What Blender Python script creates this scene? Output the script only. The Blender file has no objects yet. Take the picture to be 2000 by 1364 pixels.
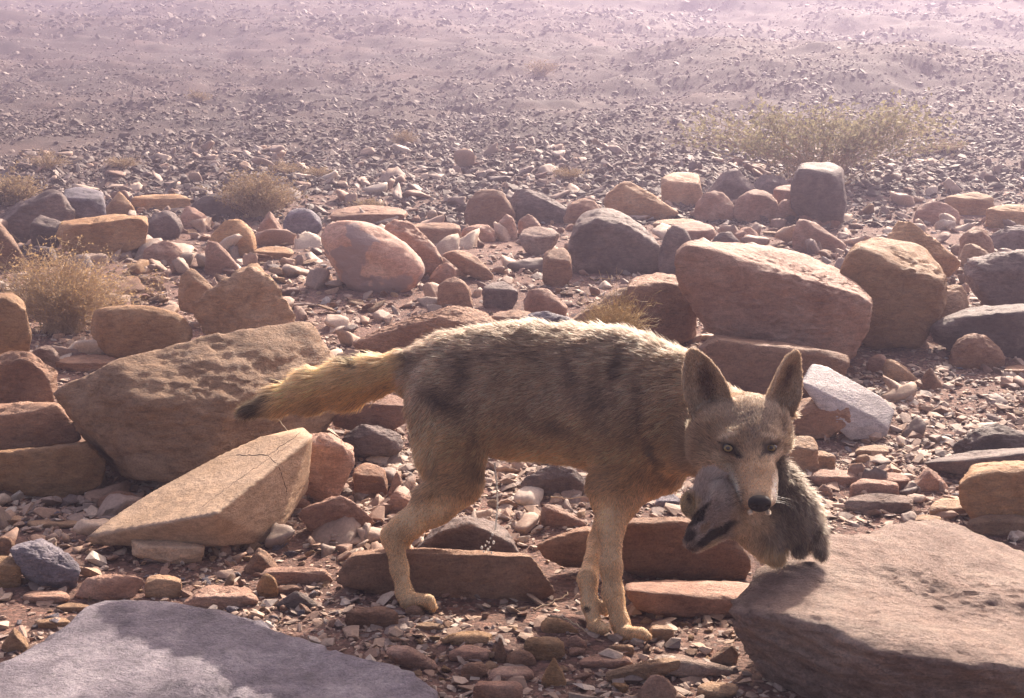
import bpy, bmesh, math, random
import numpy as np
from mathutils import Vector

# ------------------------------------------------------------------ camera, sky, sun, exposure
PITCH = math.radians(8.0); FPX = 2144.0; CAMZ = 0.72
SUN_EL, SUN_AZ = math.radians(37), math.radians(26)     # sun stands behind the scene, to the right
scn = bpy.context.scene
cam_d = bpy.data.cameras.new("camera"); cam = bpy.data.objects.new("camera", cam_d)
scn.collection.objects.link(cam); scn.camera = cam
cam.location = (0, 0, CAMZ); cam.rotation_euler = (math.pi/2 - PITCH, 0, 0)
cam_d.sensor_width = 36; cam_d.lens = FPX/2000*36; cam_d.clip_start = 0.05; cam_d.clip_end = 600
world = bpy.data.worlds.new("World"); scn.world = world; world.use_nodes = True
wn = world.node_tree.nodes; wl = world.node_tree.links; wn.clear()
sky = wn.new('ShaderNodeTexSky'); sky.sky_type = 'NISHITA'; sky.sun_disc = False
sky.sun_elevation = SUN_EL; sky.sun_rotation = SUN_AZ; sky.dust_density = 6.0; sky.air_density = 0.7; sky.ozone_density = 0.3
bg = wn.new('ShaderNodeBackground'); bg.inputs[1].default_value = 0.12
wo = wn.new('ShaderNodeOutputWorld'); wl.new(sky.outputs[0], bg.inputs[0]); wl.new(bg.outputs[0], wo.inputs[0])
sd = bpy.data.lights.new("sun", 'SUN'); sd.energy = 5.0; sd.angle = math.radians(0.5); sd.color = (1.0, 0.945, 0.88)
sun = bpy.data.objects.new("sun", sd); scn.collection.objects.link(sun)
sdir = Vector((math.sin(SUN_AZ)*math.cos(SUN_EL), math.cos(SUN_AZ)*math.cos(SUN_EL), math.sin(SUN_EL)))
sun.rotation_euler = sdir.to_track_quat('Z', 'Y').to_euler(); sun.location = (-2, 8, 12)
scn.view_settings.view_transform = 'Standard'; scn.view_settings.look = 'None'
scn.view_settings.gamma = 1; scn.view_settings.exposure = 1.15
scn.view_settings.use_white_balance = True; scn.view_settings.white_balance_temperature = 7500; scn.view_settings.white_balance_tint = 15
scn.cycles.use_denoising = True; scn.cycles.max_bounces = 6; scn.cycles.transparent_max_bounces = 8
scn.cycles.volume_bounces = 0
scn.cycles_curves.shape = 'RIBBONS'

COL = scn.collection
# ------------------------------------------------------------------ numpy helpers
rng = np.random.default_rng(11)
_perm = rng.permutation(256); _perm = np.concatenate([_perm, _perm, _perm])
_grad = rng.normal(size=(256, 3)); _grad /= np.linalg.norm(_grad, axis=1)[:, None]
def pnoise(p):
    p = np.asarray(p, float); i = np.floor(p).astype(np.int64); f = p - i; i &= 255
    u = f*f*f*(f*(f*6-15)+10); out = np.zeros(len(p))
    for a in (0, 1):
        for b in (0, 1):
            for c in (0, 1):
                h = _perm[_perm[_perm[(i[:, 0]+a) & 255]+((i[:, 1]+b) & 255)]+((i[:, 2]+c) & 255)]
                g = _grad[h]; d = f - (a, b, c)
                w = (u[:, 0] if a else 1-u[:, 0])*(u[:, 1] if b else 1-u[:, 1])*(u[:, 2] if c else 1-u[:, 2])
                out += w*np.einsum('ij,ij->i', g, d)
    return out*1.6
def fbm(p, octv=4, gain=.5, ridged=False):
    s = 0; a = 1.; p = np.asarray(p, float)
    for o in range(octv):
        n = pnoise(p*(2.03**o)+17.3*o)
        s = s + a*((0.5-abs(n))*1.2 if ridged else n); a *= gain
    return s
CP, SP = math.cos(PITCH), math.sin(PITCH)
def P(px, py, D):
    u = (px-1000)/FPX; v = (682-py)/FPX; dy = CP+v*SP
    t = D/dy
    return np.array([u*t, D, CAMZ+t*(-SP+v*CP)])
def proj(p):
    p = np.asarray(p); z = p[..., 2]-CAMZ; dep = p[..., 1]*CP - z*SP; up = p[..., 1]*SP + z*CP
    return 1000+FPX*p[..., 0]/dep, 682-FPX*up/dep
def smooth(a, b, x):
    t = np.clip((x-a)/(b-a), 0, 1); return t*t*(3-2*t)
_D = [-6, 0, 2, 2.6, 3.7, 4.8, 7, 9, 15, 25, 35, 60, 75, 100, 320]
_Z = [0, 0, 0, .03, .15, .30, .52, .89, 1.95, 4.1, 6.8, 14.3, 15.8, 15.5, 13]
def _prof(D):
    s = 0
    for k in (-2, -1, 0, 1, 2): s = s + np.interp(D*(1+.03*k)+.02*k, _D, _Z)
    return s/5
def gz(x, y):
    x = np.atleast_1d(np.asarray(x, float)); y = np.atleast_1d(np.asarray(y, float))
    x, y = np.broadcast_arrays(x, y); x = x.ravel(); y = y.ravel()
    z = _prof(y); q = np.stack([x, y, 0*x], 1)
    z = z + 0.012*fbm(q*2.2, 2) + 0.004*fbm(q*14, 2)
    far = smooth(5, 12, y); z = z + far*.07*fbm(q*.9+5, 3)
    vf = smooth(12, 30, y); z = z + vf*.5*fbm(q*np.array([.12, .16, 1])+9, 4) + smooth(9, 16, y)*.12*fbm(q*np.array([.55, .8, 1])+3, 3, .6)
    z = z + smooth(14, 18, y)*smooth(24, 18.5, y)*.35*smooth(2, 4, x)*smooth(11, 7, x)   # low bank on the right
    return z
def hit(px, py):
    d = np.array([(px-1000)/FPX, CP+(682-py)/FPX*SP, -SP+(682-py)/FPX*CP])
    ts = np.geomspace(1.0, 120, 900); pts = ts[:, None]*d
    g = gz(pts[:, 0], pts[:, 1]); b = CAMZ+pts[:, 2] < g
    k = np.argmax(b) if b.any() else len(ts)-1
    if k > 0:
        a0 = CAMZ+pts[k-1, 2]-g[k-1]; a1 = CAMZ+pts[k, 2]-g[k]; t = ts[k-1]+(ts[k]-ts[k-1])*a0/max(a0-a1, 1e-9)
    else: t = ts[0]
    return t*d[1]
# ------------------------------------------------------------------ object helpers
def mesh_np(name, V, Fc, mats, parent=None, smooth_=True, loc=None, attrs=None):
    V = np.asarray(V, np.float32); Fc = np.asarray(Fc, np.int32)
    if loc is not None: V = V-np.asarray(loc, np.float32)
    me = bpy.data.meshes.new(name); n = Fc.shape[1]
    me.vertices.add(len(V)); me.vertices.foreach_set('co', V.ravel())
    me.loops.add(Fc.size); me.loops.foreach_set('vertex_index', Fc.ravel())
    me.polygons.add(len(Fc)); me.polygons.foreach_set('loop_start', np.arange(len(Fc), dtype=np.int32)*n)
    try: me.polygons.foreach_set('loop_total', np.full(len(Fc), n, np.int32))
    except Exception: pass
    me.polygons.foreach_set('use_smooth', np.full(len(Fc), smooth_))
    if attrs:
        for k, a in attrs.items():
            a = np.asarray(a, np.float32)
            if a.ndim == 1:
                at = me.attributes.new(k, 'FLOAT', 'POINT'); at.data.foreach_set('value', a)
            else:
                if a.shape[1] == 3: a = np.concatenate([a, np.ones((len(a), 1), np.float32)], 1)
                at = me.attributes.new(k, 'FLOAT_COLOR', 'POINT'); at.data.foreach_set('color', a.ravel())
    me.update(calc_edges=True); me.validate()
    for m in (mats if isinstance(mats, (list, tuple)) else [mats]): me.materials.append(m)
    o = bpy.data.objects.new(name, me); COL.objects.link(o)
    if loc is not None: o.location = tuple(float(c) for c in loc)
    if parent is not None:
        o.parent = parent
        if loc is None: o.location = -parent.location
        else: o.location = Vector(tuple(float(c) for c in loc))-parent.location
    return o
def tag(o, label=None, cat=None, group=None, kind=None):
    if label: o['label'] = label
    if cat: o['category'] = cat
    if group: o['group'] = group
    if kind: o['kind'] = kind
    return o
def empty(name, loc):
    o = bpy.data.objects.new(name, None); o.location = tuple(float(c) for c in loc); o.empty_display_size = .05
    COL.objects.link(o); return o
def join(parts):
    V = []; F_ = []; k = 0
    for v, f in parts: V.append(v); F_.append(np.asarray(f)+k); k += len(v)
    return np.concatenate(V), np.concatenate(F_)
def tubes(paths, radii, sides=4):
    """many thin tapered tubes: paths (n,m,3), radii (n,m)"""
    paths = np.asarray(paths, float); n, m, _ = paths.shape; radii = np.broadcast_to(radii, (n, m))
    t = np.gradient(paths, axis=1); t /= np.linalg.norm(t, axis=2, keepdims=True)+1e-9
    ref = np.where(abs(t[..., 2:3]) > .9, np.array([1., 0, 0]), np.array([0, 0, 1.]))
    a = np.cross(t, ref); a /= np.linalg.norm(a, axis=2, keepdims=True)+1e-9; b = np.cross(t, a)
    an = np.arange(sides)*2*math.pi/sides
    V = paths[:, :, None, :]+radii[:, :, None, None]*(np.cos(an)[None, None, :, None]*a[:, :, None, :]+np.sin(an)[None, None, :, None]*b[:, :, None, :])
    idx = np.arange(n*m*sides).reshape(n, m, sides)
    q = np.stack([idx[:, :-1], np.roll(idx, -1, 2)[:, :-1], np.roll(idx, -1, 2)[:, 1:], idx[:, 1:]], -1).reshape(-1, 4)
    return V.reshape(-1, 3), q
# ------------------------------------------------------------------ materials
def nt(name):
    m = bpy.data.materials.new(name); m.use_nodes = True; n = m.node_tree.nodes; n.clear()
    return m, n, m.node_tree.links
def ramp(n, stops):
    r = n.new('ShaderNodeValToRGB'); e = r.color_ramp.elements
    e[0].position, e[0].color = stops[0][0], (*stops[0][1], 1); e[1].position, e[1].color = stops[-1][0], (*stops[-1][1], 1)
    for p, c in stops[1:-1]: x = e.new(p); x.color = (*c, 1)
    return r
def rock_mat(name, c1, c2, c3, spec=(.55, .5, .46), bump=1.0, rough=.7, patch=None):
    m, n, l = nt(name)
    out = n.new('ShaderNodeOutputMaterial'); bs = n.new('ShaderNodeBsdfPrincipled'); l.new(bs.outputs[0], out.inputs[0])
    tc = n.new('ShaderNodeTexCoord'); oi = n.new('ShaderNodeObjectInfo')
    mul = n.new('ShaderNodeVectorMath'); mul.operation = 'SCALE'; l.new(oi.outputs['Random'], mul.inputs['Scale'])
    mul.inputs[0].default_value = (31, 17, 23)
    add = n.new('ShaderNodeVectorMath'); l.new(tc.outputs['Object'], add.inputs[0]); l.new(mul.outputs[0], add.inputs[1])
    def noise(sc, det=6, ro=.6, dist=0, st=None):
        v = add.outputs[0]
        if st:
            mp = n.new('ShaderNodeMapping'); mp.inputs['Scale'].default_value = st; mp.inputs['Rotation'].default_value = (.15, .1, .4)
            l.new(v, mp.inputs[0]); v = mp.outputs[0]
        t = n.new('ShaderNodeTexNoise'); t.inputs['Scale'].default_value = sc; t.inputs['Detail'].default_value = det
        t.inputs['Roughness'].default_value = ro; t.inputs['Distortion'].default_value = dist; l.new(v, t.inputs['Vector']); return t
    n1 = noise(7, 5, .65, .3); n2 = noise(38, 6, .7, .5, (1, 1, 2.5)); n3 = noise(260, 4, .8)
    r1 = ramp(n, [(.34, c1), (.5, c2), (.68, c3)]); l.new(n1.outputs[0], r1.inputs[0])
    r2 = ramp(n, [(.32, (.55, .55, .55)), (.52, (1, 1, 1)), (.72, (1.28, 1.24, 1.2))]); l.new(n2.outputs[0], r2.inputs[0])
    mx = n.new('ShaderNodeMix'); mx.data_type = 'RGBA'; mx.blend_type = 'MULTIPLY'; mx.inputs[0].default_value = .75
    l.new(r1.outputs[0], mx.inputs[6]); l.new(r2.outputs[0], mx.inputs[7])
    r3 = ramp(n, [(.3, (.6, .58, .6)), (.5, (1, 1, 1)), (.72, (1.35, 1.3, 1.25))]); l.new(n3.outputs[0], r3.inputs[0])
    mx2 = n.new('ShaderNodeMix'); mx2.data_type = 'RGBA'; mx2.blend_type = 'MULTIPLY'; mx2.inputs[0].default_value = .8
    l.new(mx.outputs[2], mx2.inputs[6]); l.new(r3.outputs[0], mx2.inputs[7])
    if patch:
        pn = noise(5.5, 3, .5, .4); rp = ramp(n, [(.53, (0, 0, 0)), (.56, (1, 1, 1))]); l.new(pn.outputs[0], rp.inputs[0]); mp_ = n.new('ShaderNodeMix'); mp_.data_type = 'RGBA'
        l.new(rp.outputs[0], mp_.inputs[0]); l.new(mx2.outputs[2], mp_.inputs[6]); mp_.inputs[7].default_value = (*patch, 1); mx2 = mp_
    hv = n.new('ShaderNodeHueSaturation'); l.new(mx2.outputs[2], hv.inputs['Color']); hv.inputs['Saturation'].default_value = 1.1
    mr = n.new('ShaderNodeMapRange'); mr.inputs[3].default_value = .78; mr.inputs[4].default_value = 1.25
    l.new(oi.outputs['Random'], mr.inputs[0]); l.new(mr.outputs[0], hv.inputs['Value'])
    l.new(hv.outputs[0], bs.inputs['Base Color']); bs.inputs['Roughness'].default_value = rough
    bs.inputs['Specular IOR Level'].default_value = .4
    n4 = noise(24, 8, .72, .6, (1, 1, 2.4)); n5 = noise(110, 5, .7, .3, (1, 1.2, 2.0)); n6 = noise(16, 6, .7, .8, (1, 1, 3.2)); n6.noise_type = 'RIDGED_MULTIFRACTAL'
    b0 = n.new('ShaderNodeBump'); b0.invert = True; b0.inputs['Strength'].default_value = .4*bump; b0.inputs['Distance'].default_value = .003; l.new(n6.outputs[0], b0.inputs['Height'])
    b1 = n.new('ShaderNodeBump'); b1.inputs['Strength'].default_value = .9*bump; b1.inputs['Distance'].default_value = .014
    b2 = n.new('ShaderNodeBump'); b2.inputs['Strength'].default_value = .95*bump; b2.inputs['Distance'].default_value = .006
    l.new(b0.outputs[0], b1.inputs['Normal']); l.new(n4.outputs[0], b1.inputs['Height']); l.new(n5.outputs[0], b2.inputs['Height']); l.new(b1.outputs[0], b2.inputs['Normal'])
    l.new(b2.outputs[0], bs.inputs['Normal'])
    return m
M = {}
M['T'] = rock_mat('tan_sandstone', (.32, .195, .12), (.42, .27, .175), (.50, .345, .24))
M['P'] = rock_mat('pink_sandstone', (.33, .185, .135), (.43, .26, .195), (.53, .36, .285))
M['O'] = rock_mat('ochre_sandstone', (.32, .175, .09), (.42, .25, .14), (.50, .32, .195))
M['B'] = rock_mat('brown_sandstone', (.24, .13, .085), (.34, .20, .135), (.43, .27, .19))
M['G'] = rock_mat('grey_stone', (.13, .115, .14), (.245, .22, .25), (.40, .365, .395), bump=1.3)
M['K'] = rock_mat('dark_varnished_stone', (.10, .072, .065), (.155, .115, .105), (.24, .185, .165), bump=1.0)
M['W'] = rock_mat('white_limestone', (.38, .345, .34), (.46, .42, .415), (.55, .51, .50), bump=.8)
M['R'] = rock_mat('rough_pale_rock', (.29, .195, .16), (.42, .30, .25), (.54, .415, .35), bump=2.0)
M['D'] = rock_mat('stained_pink_sandstone', (.37, .215, .165), (.45, .28, .215), (.53, .36, .285), bump=.5, patch=(.27, .20, .185))
M['S'] = rock_mat('smooth_tan_sandstone', (.40, .28, .19), (.48, .345, .245), (.54, .40, .295), bump=.5)
def chip_mat(name, cols):
    m, n, l = nt(name)
    out = n.new('ShaderNodeOutputMaterial'); bs = n.new('ShaderNodeBsdfPrincipled'); l.new(bs.outputs[0], out.inputs[0])
    at = n.new('ShaderNodeAttribute'); at.attribute_name = 'rnd'
    k = len(cols); r = ramp(n, [(i/(k-1), c) for i, c in enumerate(cols)]); l.new(at.outputs['Fac'], r.inputs[0])
    tc = n.new('ShaderNodeTexCoord'); t = n.new('ShaderNodeTexNoise'); t.inputs['Scale'].default_value = 130; t.inputs['Detail'].default_value = 5; t.inputs['Roughness'].default_value = .75
    l.new(tc.outputs['Object'], t.inputs['Vector'])
    r2 = ramp(n, [(.3, (.6, .6, .6)), (.7, (1.3, 1.28, 1.25))]); l.new(t.outputs[0], r2.inputs[0])
    mx = n.new('ShaderNodeMix'); mx.data_type = 'RGBA'; mx.blend_type = 'MULTIPLY'; mx.inputs[0].default_value = .8
    l.new(r.outputs[0], mx.inputs[6]); l.new(r2.outputs[0], mx.inputs[7]); l.new(mx.outputs[2], bs.inputs['Base Color'])
    bs.inputs['Roughness'].default_value = .72; bs.inputs['Specular IOR Level'].default_value = .45
    b = n.new('ShaderNodeBump'); b.inputs['Strength'].default_value = .5; b.inputs['Distance'].default_value = .003
    l.new(t.outputs[0], b.inputs['Height']); l.new(b.outputs[0], bs.inputs['Normal'])
    return m
M['chip'] = chip_mat('loose_stone', [(.17, .095, .07), (.31, .19, .135), (.40, .27, .19), (.22, .165, .145), (.46, .32, .24), (.14, .105, .095), (.46, .34, .26), (.52, .44, .37)])
M['scree'] = chip_mat('shade_toned_scree', [(.065, .045, .040), (.10, .064, .052), (.075, .055, .05), (.13, .082, .064), (.09, .066, .06), (.15, .10, .08), (.17, .12, .10), (.38, .31, .27)])  # dark stops hold the rubble's own shade, the pale one its sun glints
def ground_mat():
    m, n, l = nt('gravelly_dirt')
    out = n.new('ShaderNodeOutputMaterial'); bs = n.new('ShaderNodeBsdfPrincipled'); l.new(bs.outputs[0], out.inputs[0])
    tc = n.new('ShaderNodeTexCoord')
    def noise(sc, det=6, ro=.6):
        t = n.new('ShaderNodeTexNoise'); t.inputs['Scale'].default_value = sc; t.inputs['Detail'].default_value = det
        t.inputs['Roughness'].default_value = ro; l.new(tc.outputs['Object'], t.inputs['Vector']); return t
    a = noise(.8, 8, .7); r = ramp(n, [(.3, (.10, .058, .046)), (.48, (.19, .105, .08)), (.72, (.27, .165, .13))]); l.new(a.outputs[0], r.inputs[0])
    v = n.new('ShaderNodeTexVoronoi'); v.inputs['Scale'].default_value = 110; l.new(tc.outputs['Object'], v.inputs['Vector'])
    r2 = ramp(n, [(0, (.55, .5, .5)), (.5, (1, 1, 1)), (1, (1.6, 1.5, 1.45))])
    sx = n.new('ShaderNodeSeparateColor'); l.new(v.outputs['Color'], sx.inputs[0]); l.new(sx.outputs[0], r2.inputs[0])
    mx = n.new('ShaderNodeMix'); mx.data_type = 'RGBA'; mx.blend_type = 'MULTIPLY'; mx.inputs[0].default_value = .85
    l.new(r.outputs[0], mx.inputs[6]); l.new(r2.outputs[0], mx.inputs[7])
    b_ = noise(9, 10, .8); r3 = ramp(n, [(.35, (.6, .6, .62)), (.6, (1.15, 1.12, 1.1))]); l.new(b_.outputs[0], r3.inputs[0])
    mx3 = n.new('ShaderNodeMix'); mx3.data_type = 'RGBA'; mx3.blend_type = 'MULTIPLY'; mx3.inputs[0].default_value = .8
    l.new(mx.outputs[2], mx3.inputs[6]); l.new(r3.outputs[0], mx3.inputs[7])
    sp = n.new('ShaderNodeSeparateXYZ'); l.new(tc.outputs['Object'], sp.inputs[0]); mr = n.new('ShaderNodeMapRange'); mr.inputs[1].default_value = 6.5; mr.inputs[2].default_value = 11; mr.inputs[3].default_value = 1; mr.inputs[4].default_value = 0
    l.new(sp.outputs['Y'], mr.inputs[0]); c_ = noise(.35, 8, .75); r4 = ramp(n, [(.36, (.12, .10, .10)), (.5, (.21, .18, .175)), (.62, (.34, .29, .28))]); l.new(c_.outputs[0], r4.inputs[0])  # hillside multiplier: the rubble's self-shadow is put into the far ground colour
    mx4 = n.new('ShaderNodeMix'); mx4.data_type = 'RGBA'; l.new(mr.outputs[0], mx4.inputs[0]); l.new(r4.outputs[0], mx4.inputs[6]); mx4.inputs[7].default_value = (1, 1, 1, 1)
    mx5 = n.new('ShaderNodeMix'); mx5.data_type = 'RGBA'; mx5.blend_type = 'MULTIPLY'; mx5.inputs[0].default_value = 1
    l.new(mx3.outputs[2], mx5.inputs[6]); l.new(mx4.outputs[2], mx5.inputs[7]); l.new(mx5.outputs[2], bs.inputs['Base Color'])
    bs.inputs['Roughness'].default_value = .9
    b1 = n.new('ShaderNodeBump'); b1.invert = True; b1.inputs['Strength'].default_value = .9; b1.inputs['Distance'].default_value = .006
    l.new(v.outputs['Distance'], b1.inputs['Height'])
    b2 = n.new('ShaderNodeBump'); b2.inputs['Strength'].default_value = .8; b2.inputs['Distance'].default_value = .03
    l.new(b_.outputs[0], b2.inputs['Height']); l.new(b1.outputs[0], b2.inputs['Normal']); l.new(b2.outputs[0], bs.inputs['Normal'])
    return m
def plain(name, c, rough=.7, spec=.4, sss=0, trans=None):
    m, n, l = nt(name); out = n.new('ShaderNodeOutputMaterial'); bs = n.new('ShaderNodeBsdfPrincipled')
    tc = n.new('ShaderNodeTexCoord'); t = n.new('ShaderNodeTexNoise'); t.inputs['Scale'].default_value = 60; t.inputs['Detail'].default_value = 5
    l.new(tc.outputs['Object'], t.inputs['Vector'])
    r = ramp(n, [(.3, tuple(x*.7 for x in c)), (.7, tuple(min(1, x*1.3) for x in c))]); l.new(t.outputs[0], r.inputs[0])
    l.new(r.outputs[0], bs.inputs['Base Color']); bs.inputs['Roughness'].default_value = rough; bs.inputs['Specular IOR Level'].default_value = spec
    if trans:
        tr = n.new('ShaderNodeBsdfTranslucent'); l.new(r.outputs[0], tr.inputs[0]); mx = n.new('ShaderNodeMixShader'); mx.inputs[0].default_value = trans
        l.new(bs.outputs[0], mx.inputs[1]); l.new(tr.outputs[0], mx.inputs[2]); l.new(mx.outputs[0], out.inputs[0])
    else: l.new(bs.outputs[0], out.inputs[0])
    return m
# ------------------------------------------------------------------ the ground: one sheet
def build_ground():
    Ds = np.concatenate([np.linspace(-6, 1.15, 40), np.geomspace(1.17, 320, 820)])
    us = np.linspace(-1, 1, 520); us = np.sign(us)*abs(us)**1.25
    w = np.minimum(np.maximum(5.0, .85*Ds+3.0), 200)
    X = us[None, :]*w[:, None]; Y = np.repeat(Ds[:, None], len(us), 1)
    Z = gz(X.ravel(), Y.ravel()).reshape(X.shape)
    V = np.stack([X, Y, Z], -1).reshape(-1, 3); idx = np.arange(len(V)).reshape(X.shape)
    q = np.stack([idx[:-1, :-1], idx[:-1, 1:], idx[1:, 1:], idx[1:, :-1]], -1).reshape(-1, 4)
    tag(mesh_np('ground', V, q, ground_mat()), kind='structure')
build_ground()
# ------------------------------------------------------------------ rocks
_ico = {}
def ico(level):
    if level not in _ico:
        bm = bmesh.new(); bmesh.ops.create_icosphere(bm, subdivisions=level, radius=1.0)
        V = np.array([v.co[:] for v in bm.verts]); V /= np.linalg.norm(V, axis=1)[:, None]
        F_ = np.array([[v.index for v in f.verts] for f in bm.faces]); bm.free(); _ico[level] = (V, F_)
    return _ico[level]
def hull_planes(pts):
    bm = bmesh.new()
    for p in pts: bm.verts.new(p)
    r = bmesh.ops.convex_hull(bm, input=bm.verts[:]); N = []; d = []
    for f in bm.faces:
        f.normal_update(); n = np.array(f.normal[:]); a = f.calc_area()
        if a < 1e-9: continue
        dd = n @ np.array(f.verts[0].co[:])
        if dd < 0: n = -n; dd = -dd
        for k in range(len(N)):
            if N[k] @ n > .995 and abs(d[k]-dd) < .03: break
        else: N.append(n); d.append(max(dd, .02))
    bm.free(); return np.array(N), np.array(d)
def rock_shape(pts, level=5, p=44, rough=1.0, seed=0, bed=(0, 0, 1), cracks=1.0, facets=13):
    pts = np.asarray(pts, float); lo, hi = pts.min(0), pts.max(0); c = (lo+hi)/2; s = (hi-lo)/2+1e-4
    q = (pts-c)/s; q = q+rng.normal(size=q.shape)*1e-3; cc = q.mean(0)*.5; q = q-cc
    N, d = hull_planes(q)
    V, F_ = ico(level); R = np.zeros(len(V)); r2 = np.random.default_rng(seed*13+5)
    if facets:
        K = r2.normal(size=(facets, 3)); K /= np.linalg.norm(K, axis=1)[:, None]
        sup = (K @ q.T).max(1); N = np.concatenate([N, K]); d = np.concatenate([d, sup*r2.uniform(.955 if facets < 10 else .76, .985 if facets < 10 else .95, facets)])
    for n, dd in zip(N, d): R += np.maximum(V @ n, 0)**p/dd**p
    V = V*(R**(-1/p))[:, None]
    X = (V+cc)*s+c; size = float(np.sort(s)[1]*2)
    rad = (X-c); rad /= np.linalg.norm(rad, axis=1)[:, None]+1e-9
    o = np.array([seed*7.13, seed*3.7, seed*1.9]); bed = np.array(bed, float); bed /= np.linalg.norm(bed)
    a = size*.032*rough
    Y = X/size
    Yb = Y+(2.5 if cracks else 1.2)*np.outer(Y @ bed, bed)
    disp = a*1.0*fbm(Y*2.1+o, 3) + a*.42*fbm(Yb*7+o, 4, .6) - a*.55*cracks*np.maximum(0, .10-abs(pnoise(Y*3.3+o+40)))/.10
    hf = .62 if size > .45 else 1.
    disp += a*.38*hf*fbm(Yb*22+o, 3, .6)-a*.3*cracks*np.maximum(0, .12-abs(pnoise(Y*9+o+7)))/.12 if level >= 5 else 0
    if level >= 6: disp += a*.22*hf*fbm(Yb*60+o, 2, .7)
    return X+rad*disp[:, None], F_
_rid = [0]
def add_rock(label, pts, mat, p=90, rough=1., pxs=100, cat='rock', group=None, name='rock', bed=(.1, -.1, 1), cracks=1., facets=13):
    _rid[0] += 1
    lv = 6 if pxs > 170 else 5 if pxs > 62 else 4 if pxs > 26 else 3
    V, F_ = rock_shape(pts, lv, p, rough, _rid[0], bed, cracks, facets)
    base = np.array([V[:, 0].mean(), V[:, 1].mean(), V[:, 2].min()])
    o = mesh_np(name, V, F_, M[mat], loc=base); tag(o, label, cat, group); q = proj(base+np.array([0, 0, np.ptp(V[:, 2])/2])); REG.append((float(q[0]), float(q[1]), label)); return o
REG = []
def rk(label, mat, front, back=None, by=None, D=None, th=None, p=90, rough=1., bulge=.1, name='rock', cat='rock', group=None, cracks=1., facets=13, pxs=0):
    """front: outline seen from the front (px,py[,extra depth]); back: far top edge points"""
    fr = [tuple(f)+((0,) if len(f) == 2 else ()) for f in front]
    xs = [f[0] for f in fr]; ys = [f[1] for f in fr]
    if D is None: D = hit((min(xs)+max(xs))/2, by if by is not None else max(ys))
    wpx = max(xs)-min(xs); hpx = max(ys)-min(ys); m = D/FPX
    if th is None: th = .65*min(wpx, 1.6*hpx)*m
    pts = []; cx, cy = sum(xs)/len(xs), sum(ys)/len(ys)
    if back is None:
        rr = random.Random(int(min(xs)*3+min(ys)))
        for i, (x, y, e) in enumerate(fr):
            low = y > cy+.25*hpx
            pts.append(P(x, y, D+e+(.08 if low else rr.uniform(.3, .55))*th))
            if (i+int(cx)) % 2: q = rr.uniform(.45, .92); pts.append(P(cx+(x-cx)*q, cy+(y-cy)*q*.95+.05*hpx, D+e+rr.uniform(0, .12)*th))
            else: q = rr.uniform(.6, .95); pts.append(P(cx+(x-cx)*q, cy+(y-cy)*q+.03*hpx, D+th*rr.uniform(.8, 1.05)+e))
    else:
        for x, y, e in fr:
            pts.append(P(x, y, D+e))
            pts.append(P(cx+(x-cx)*.8, cy+(y-cy)*.8, D+e-bulge*th*.5))
            if y > cy: pts.append(P(cx+(x-cx)*.85, y-.06*hpx, D+th*.8+e))
        for b in back:
            e = b[2] if len(b) > 2 else 0
            pts.append(P(b[0], b[1], D+th+e))
    # sink the foot of the rock a little into the dirt
    lowp = np.array(pts); k = lowp[:, 2].argmin(); zmin = lowp[k, 2]; extra = []
    for q in lowp[lowp[:, 2] < zmin+.12*(np.ptp(lowp[:, 2]))]: extra.append([q[0]*.98+lowp[:, 0].mean()*.02, q[1]+.02*th, q[2]-.012-.06*np.ptp(lowp[:, 2])])
    pts = list(pts)+extra
    return add_rock(label, pts, mat, p, rough, max(wpx, hpx, pxs/.512)*.512, cat, group, name, cracks=cracks, facets=facets)
def shp(kind, x0, y0, x1, y1, seed):
    r = random.Random(seed); j = lambda a: (r.random()-.5)*a
    w, h = x1-x0, y1-y0; X = lambda t: x0+w*min(1, max(0, t+j(.06))); Y = lambda t: y0+h*min(1, max(0, t+j(.08)))
    if kind == 'dome': return [(x0, Y(.7)), (X(.08), Y(.35)), (X(.3), Y(.08)), (X(.5), y0), (X(.75), Y(.12)), (X(.93), Y(.42)), (x1, Y(.72)), (X(.9), y1), (X(.1), y1)], None
    if kind == 'tri': return [(x0, Y(.85)), (X(.28), Y(.35)), (X(.5), y0), (X(.78), Y(.4)), (x1, Y(.85)), (X(.85), y1), (X(.15), y1)], None
    if kind == 'left': return [(x0, Y(.5)), (X(.12), y0), (X(.35), Y(.05)), (X(.7), Y(.45)), (x1, Y(.85)), (X(.9), y1), (X(.05), y1)], None
    if kind == 'right': return [(x1, Y(.5)), (X(.88), y0), (X(.65), Y(.05)), (X(.3), Y(.45)), (x0, Y(.85)), (X(.1), y1), (X(.95), y1)], None
    if kind == 'block': return [(x0, Y(.3)), (X(.04), Y(.9)), (X(.3), y1), (X(.8), y1), (x1, Y(.85)), (X(.99), Y(.38)), (X(.6), Y(.42)), (X(.25), Y(.36))], [(X(.12), Y(.12)), (X(.35), y0), (X(.75), Y(.03)), (X(.95), Y(.22))]
    if kind == 'plate': return [(x0, Y(.5)), (X(.03), Y(.85)), (X(.3), y1), (X(.8), Y(.95)), (x1, Y(.7)), (X(.97), Y(.5)), (X(.6), Y(.72)), (X(.3), Y(.68))], [(X(.1), Y(.2)), (X(.4), y0), (X(.8), Y(.06)), (X(.96), Y(.3))]
def rs(label, mat, kind, x0, y0, x1, y1, **k):
    f, b = shp(kind, x0, y0, x1, y1, x0*7+y0)
    if kind == 'plate' and 'th' not in k:
        D = k.get('D') or hit((x0+x1)/2, k.get('by') or y1); k['th'] = .55*(x1-x0)*D/FPX
    rk(label, mat, f, b, **k)

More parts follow.
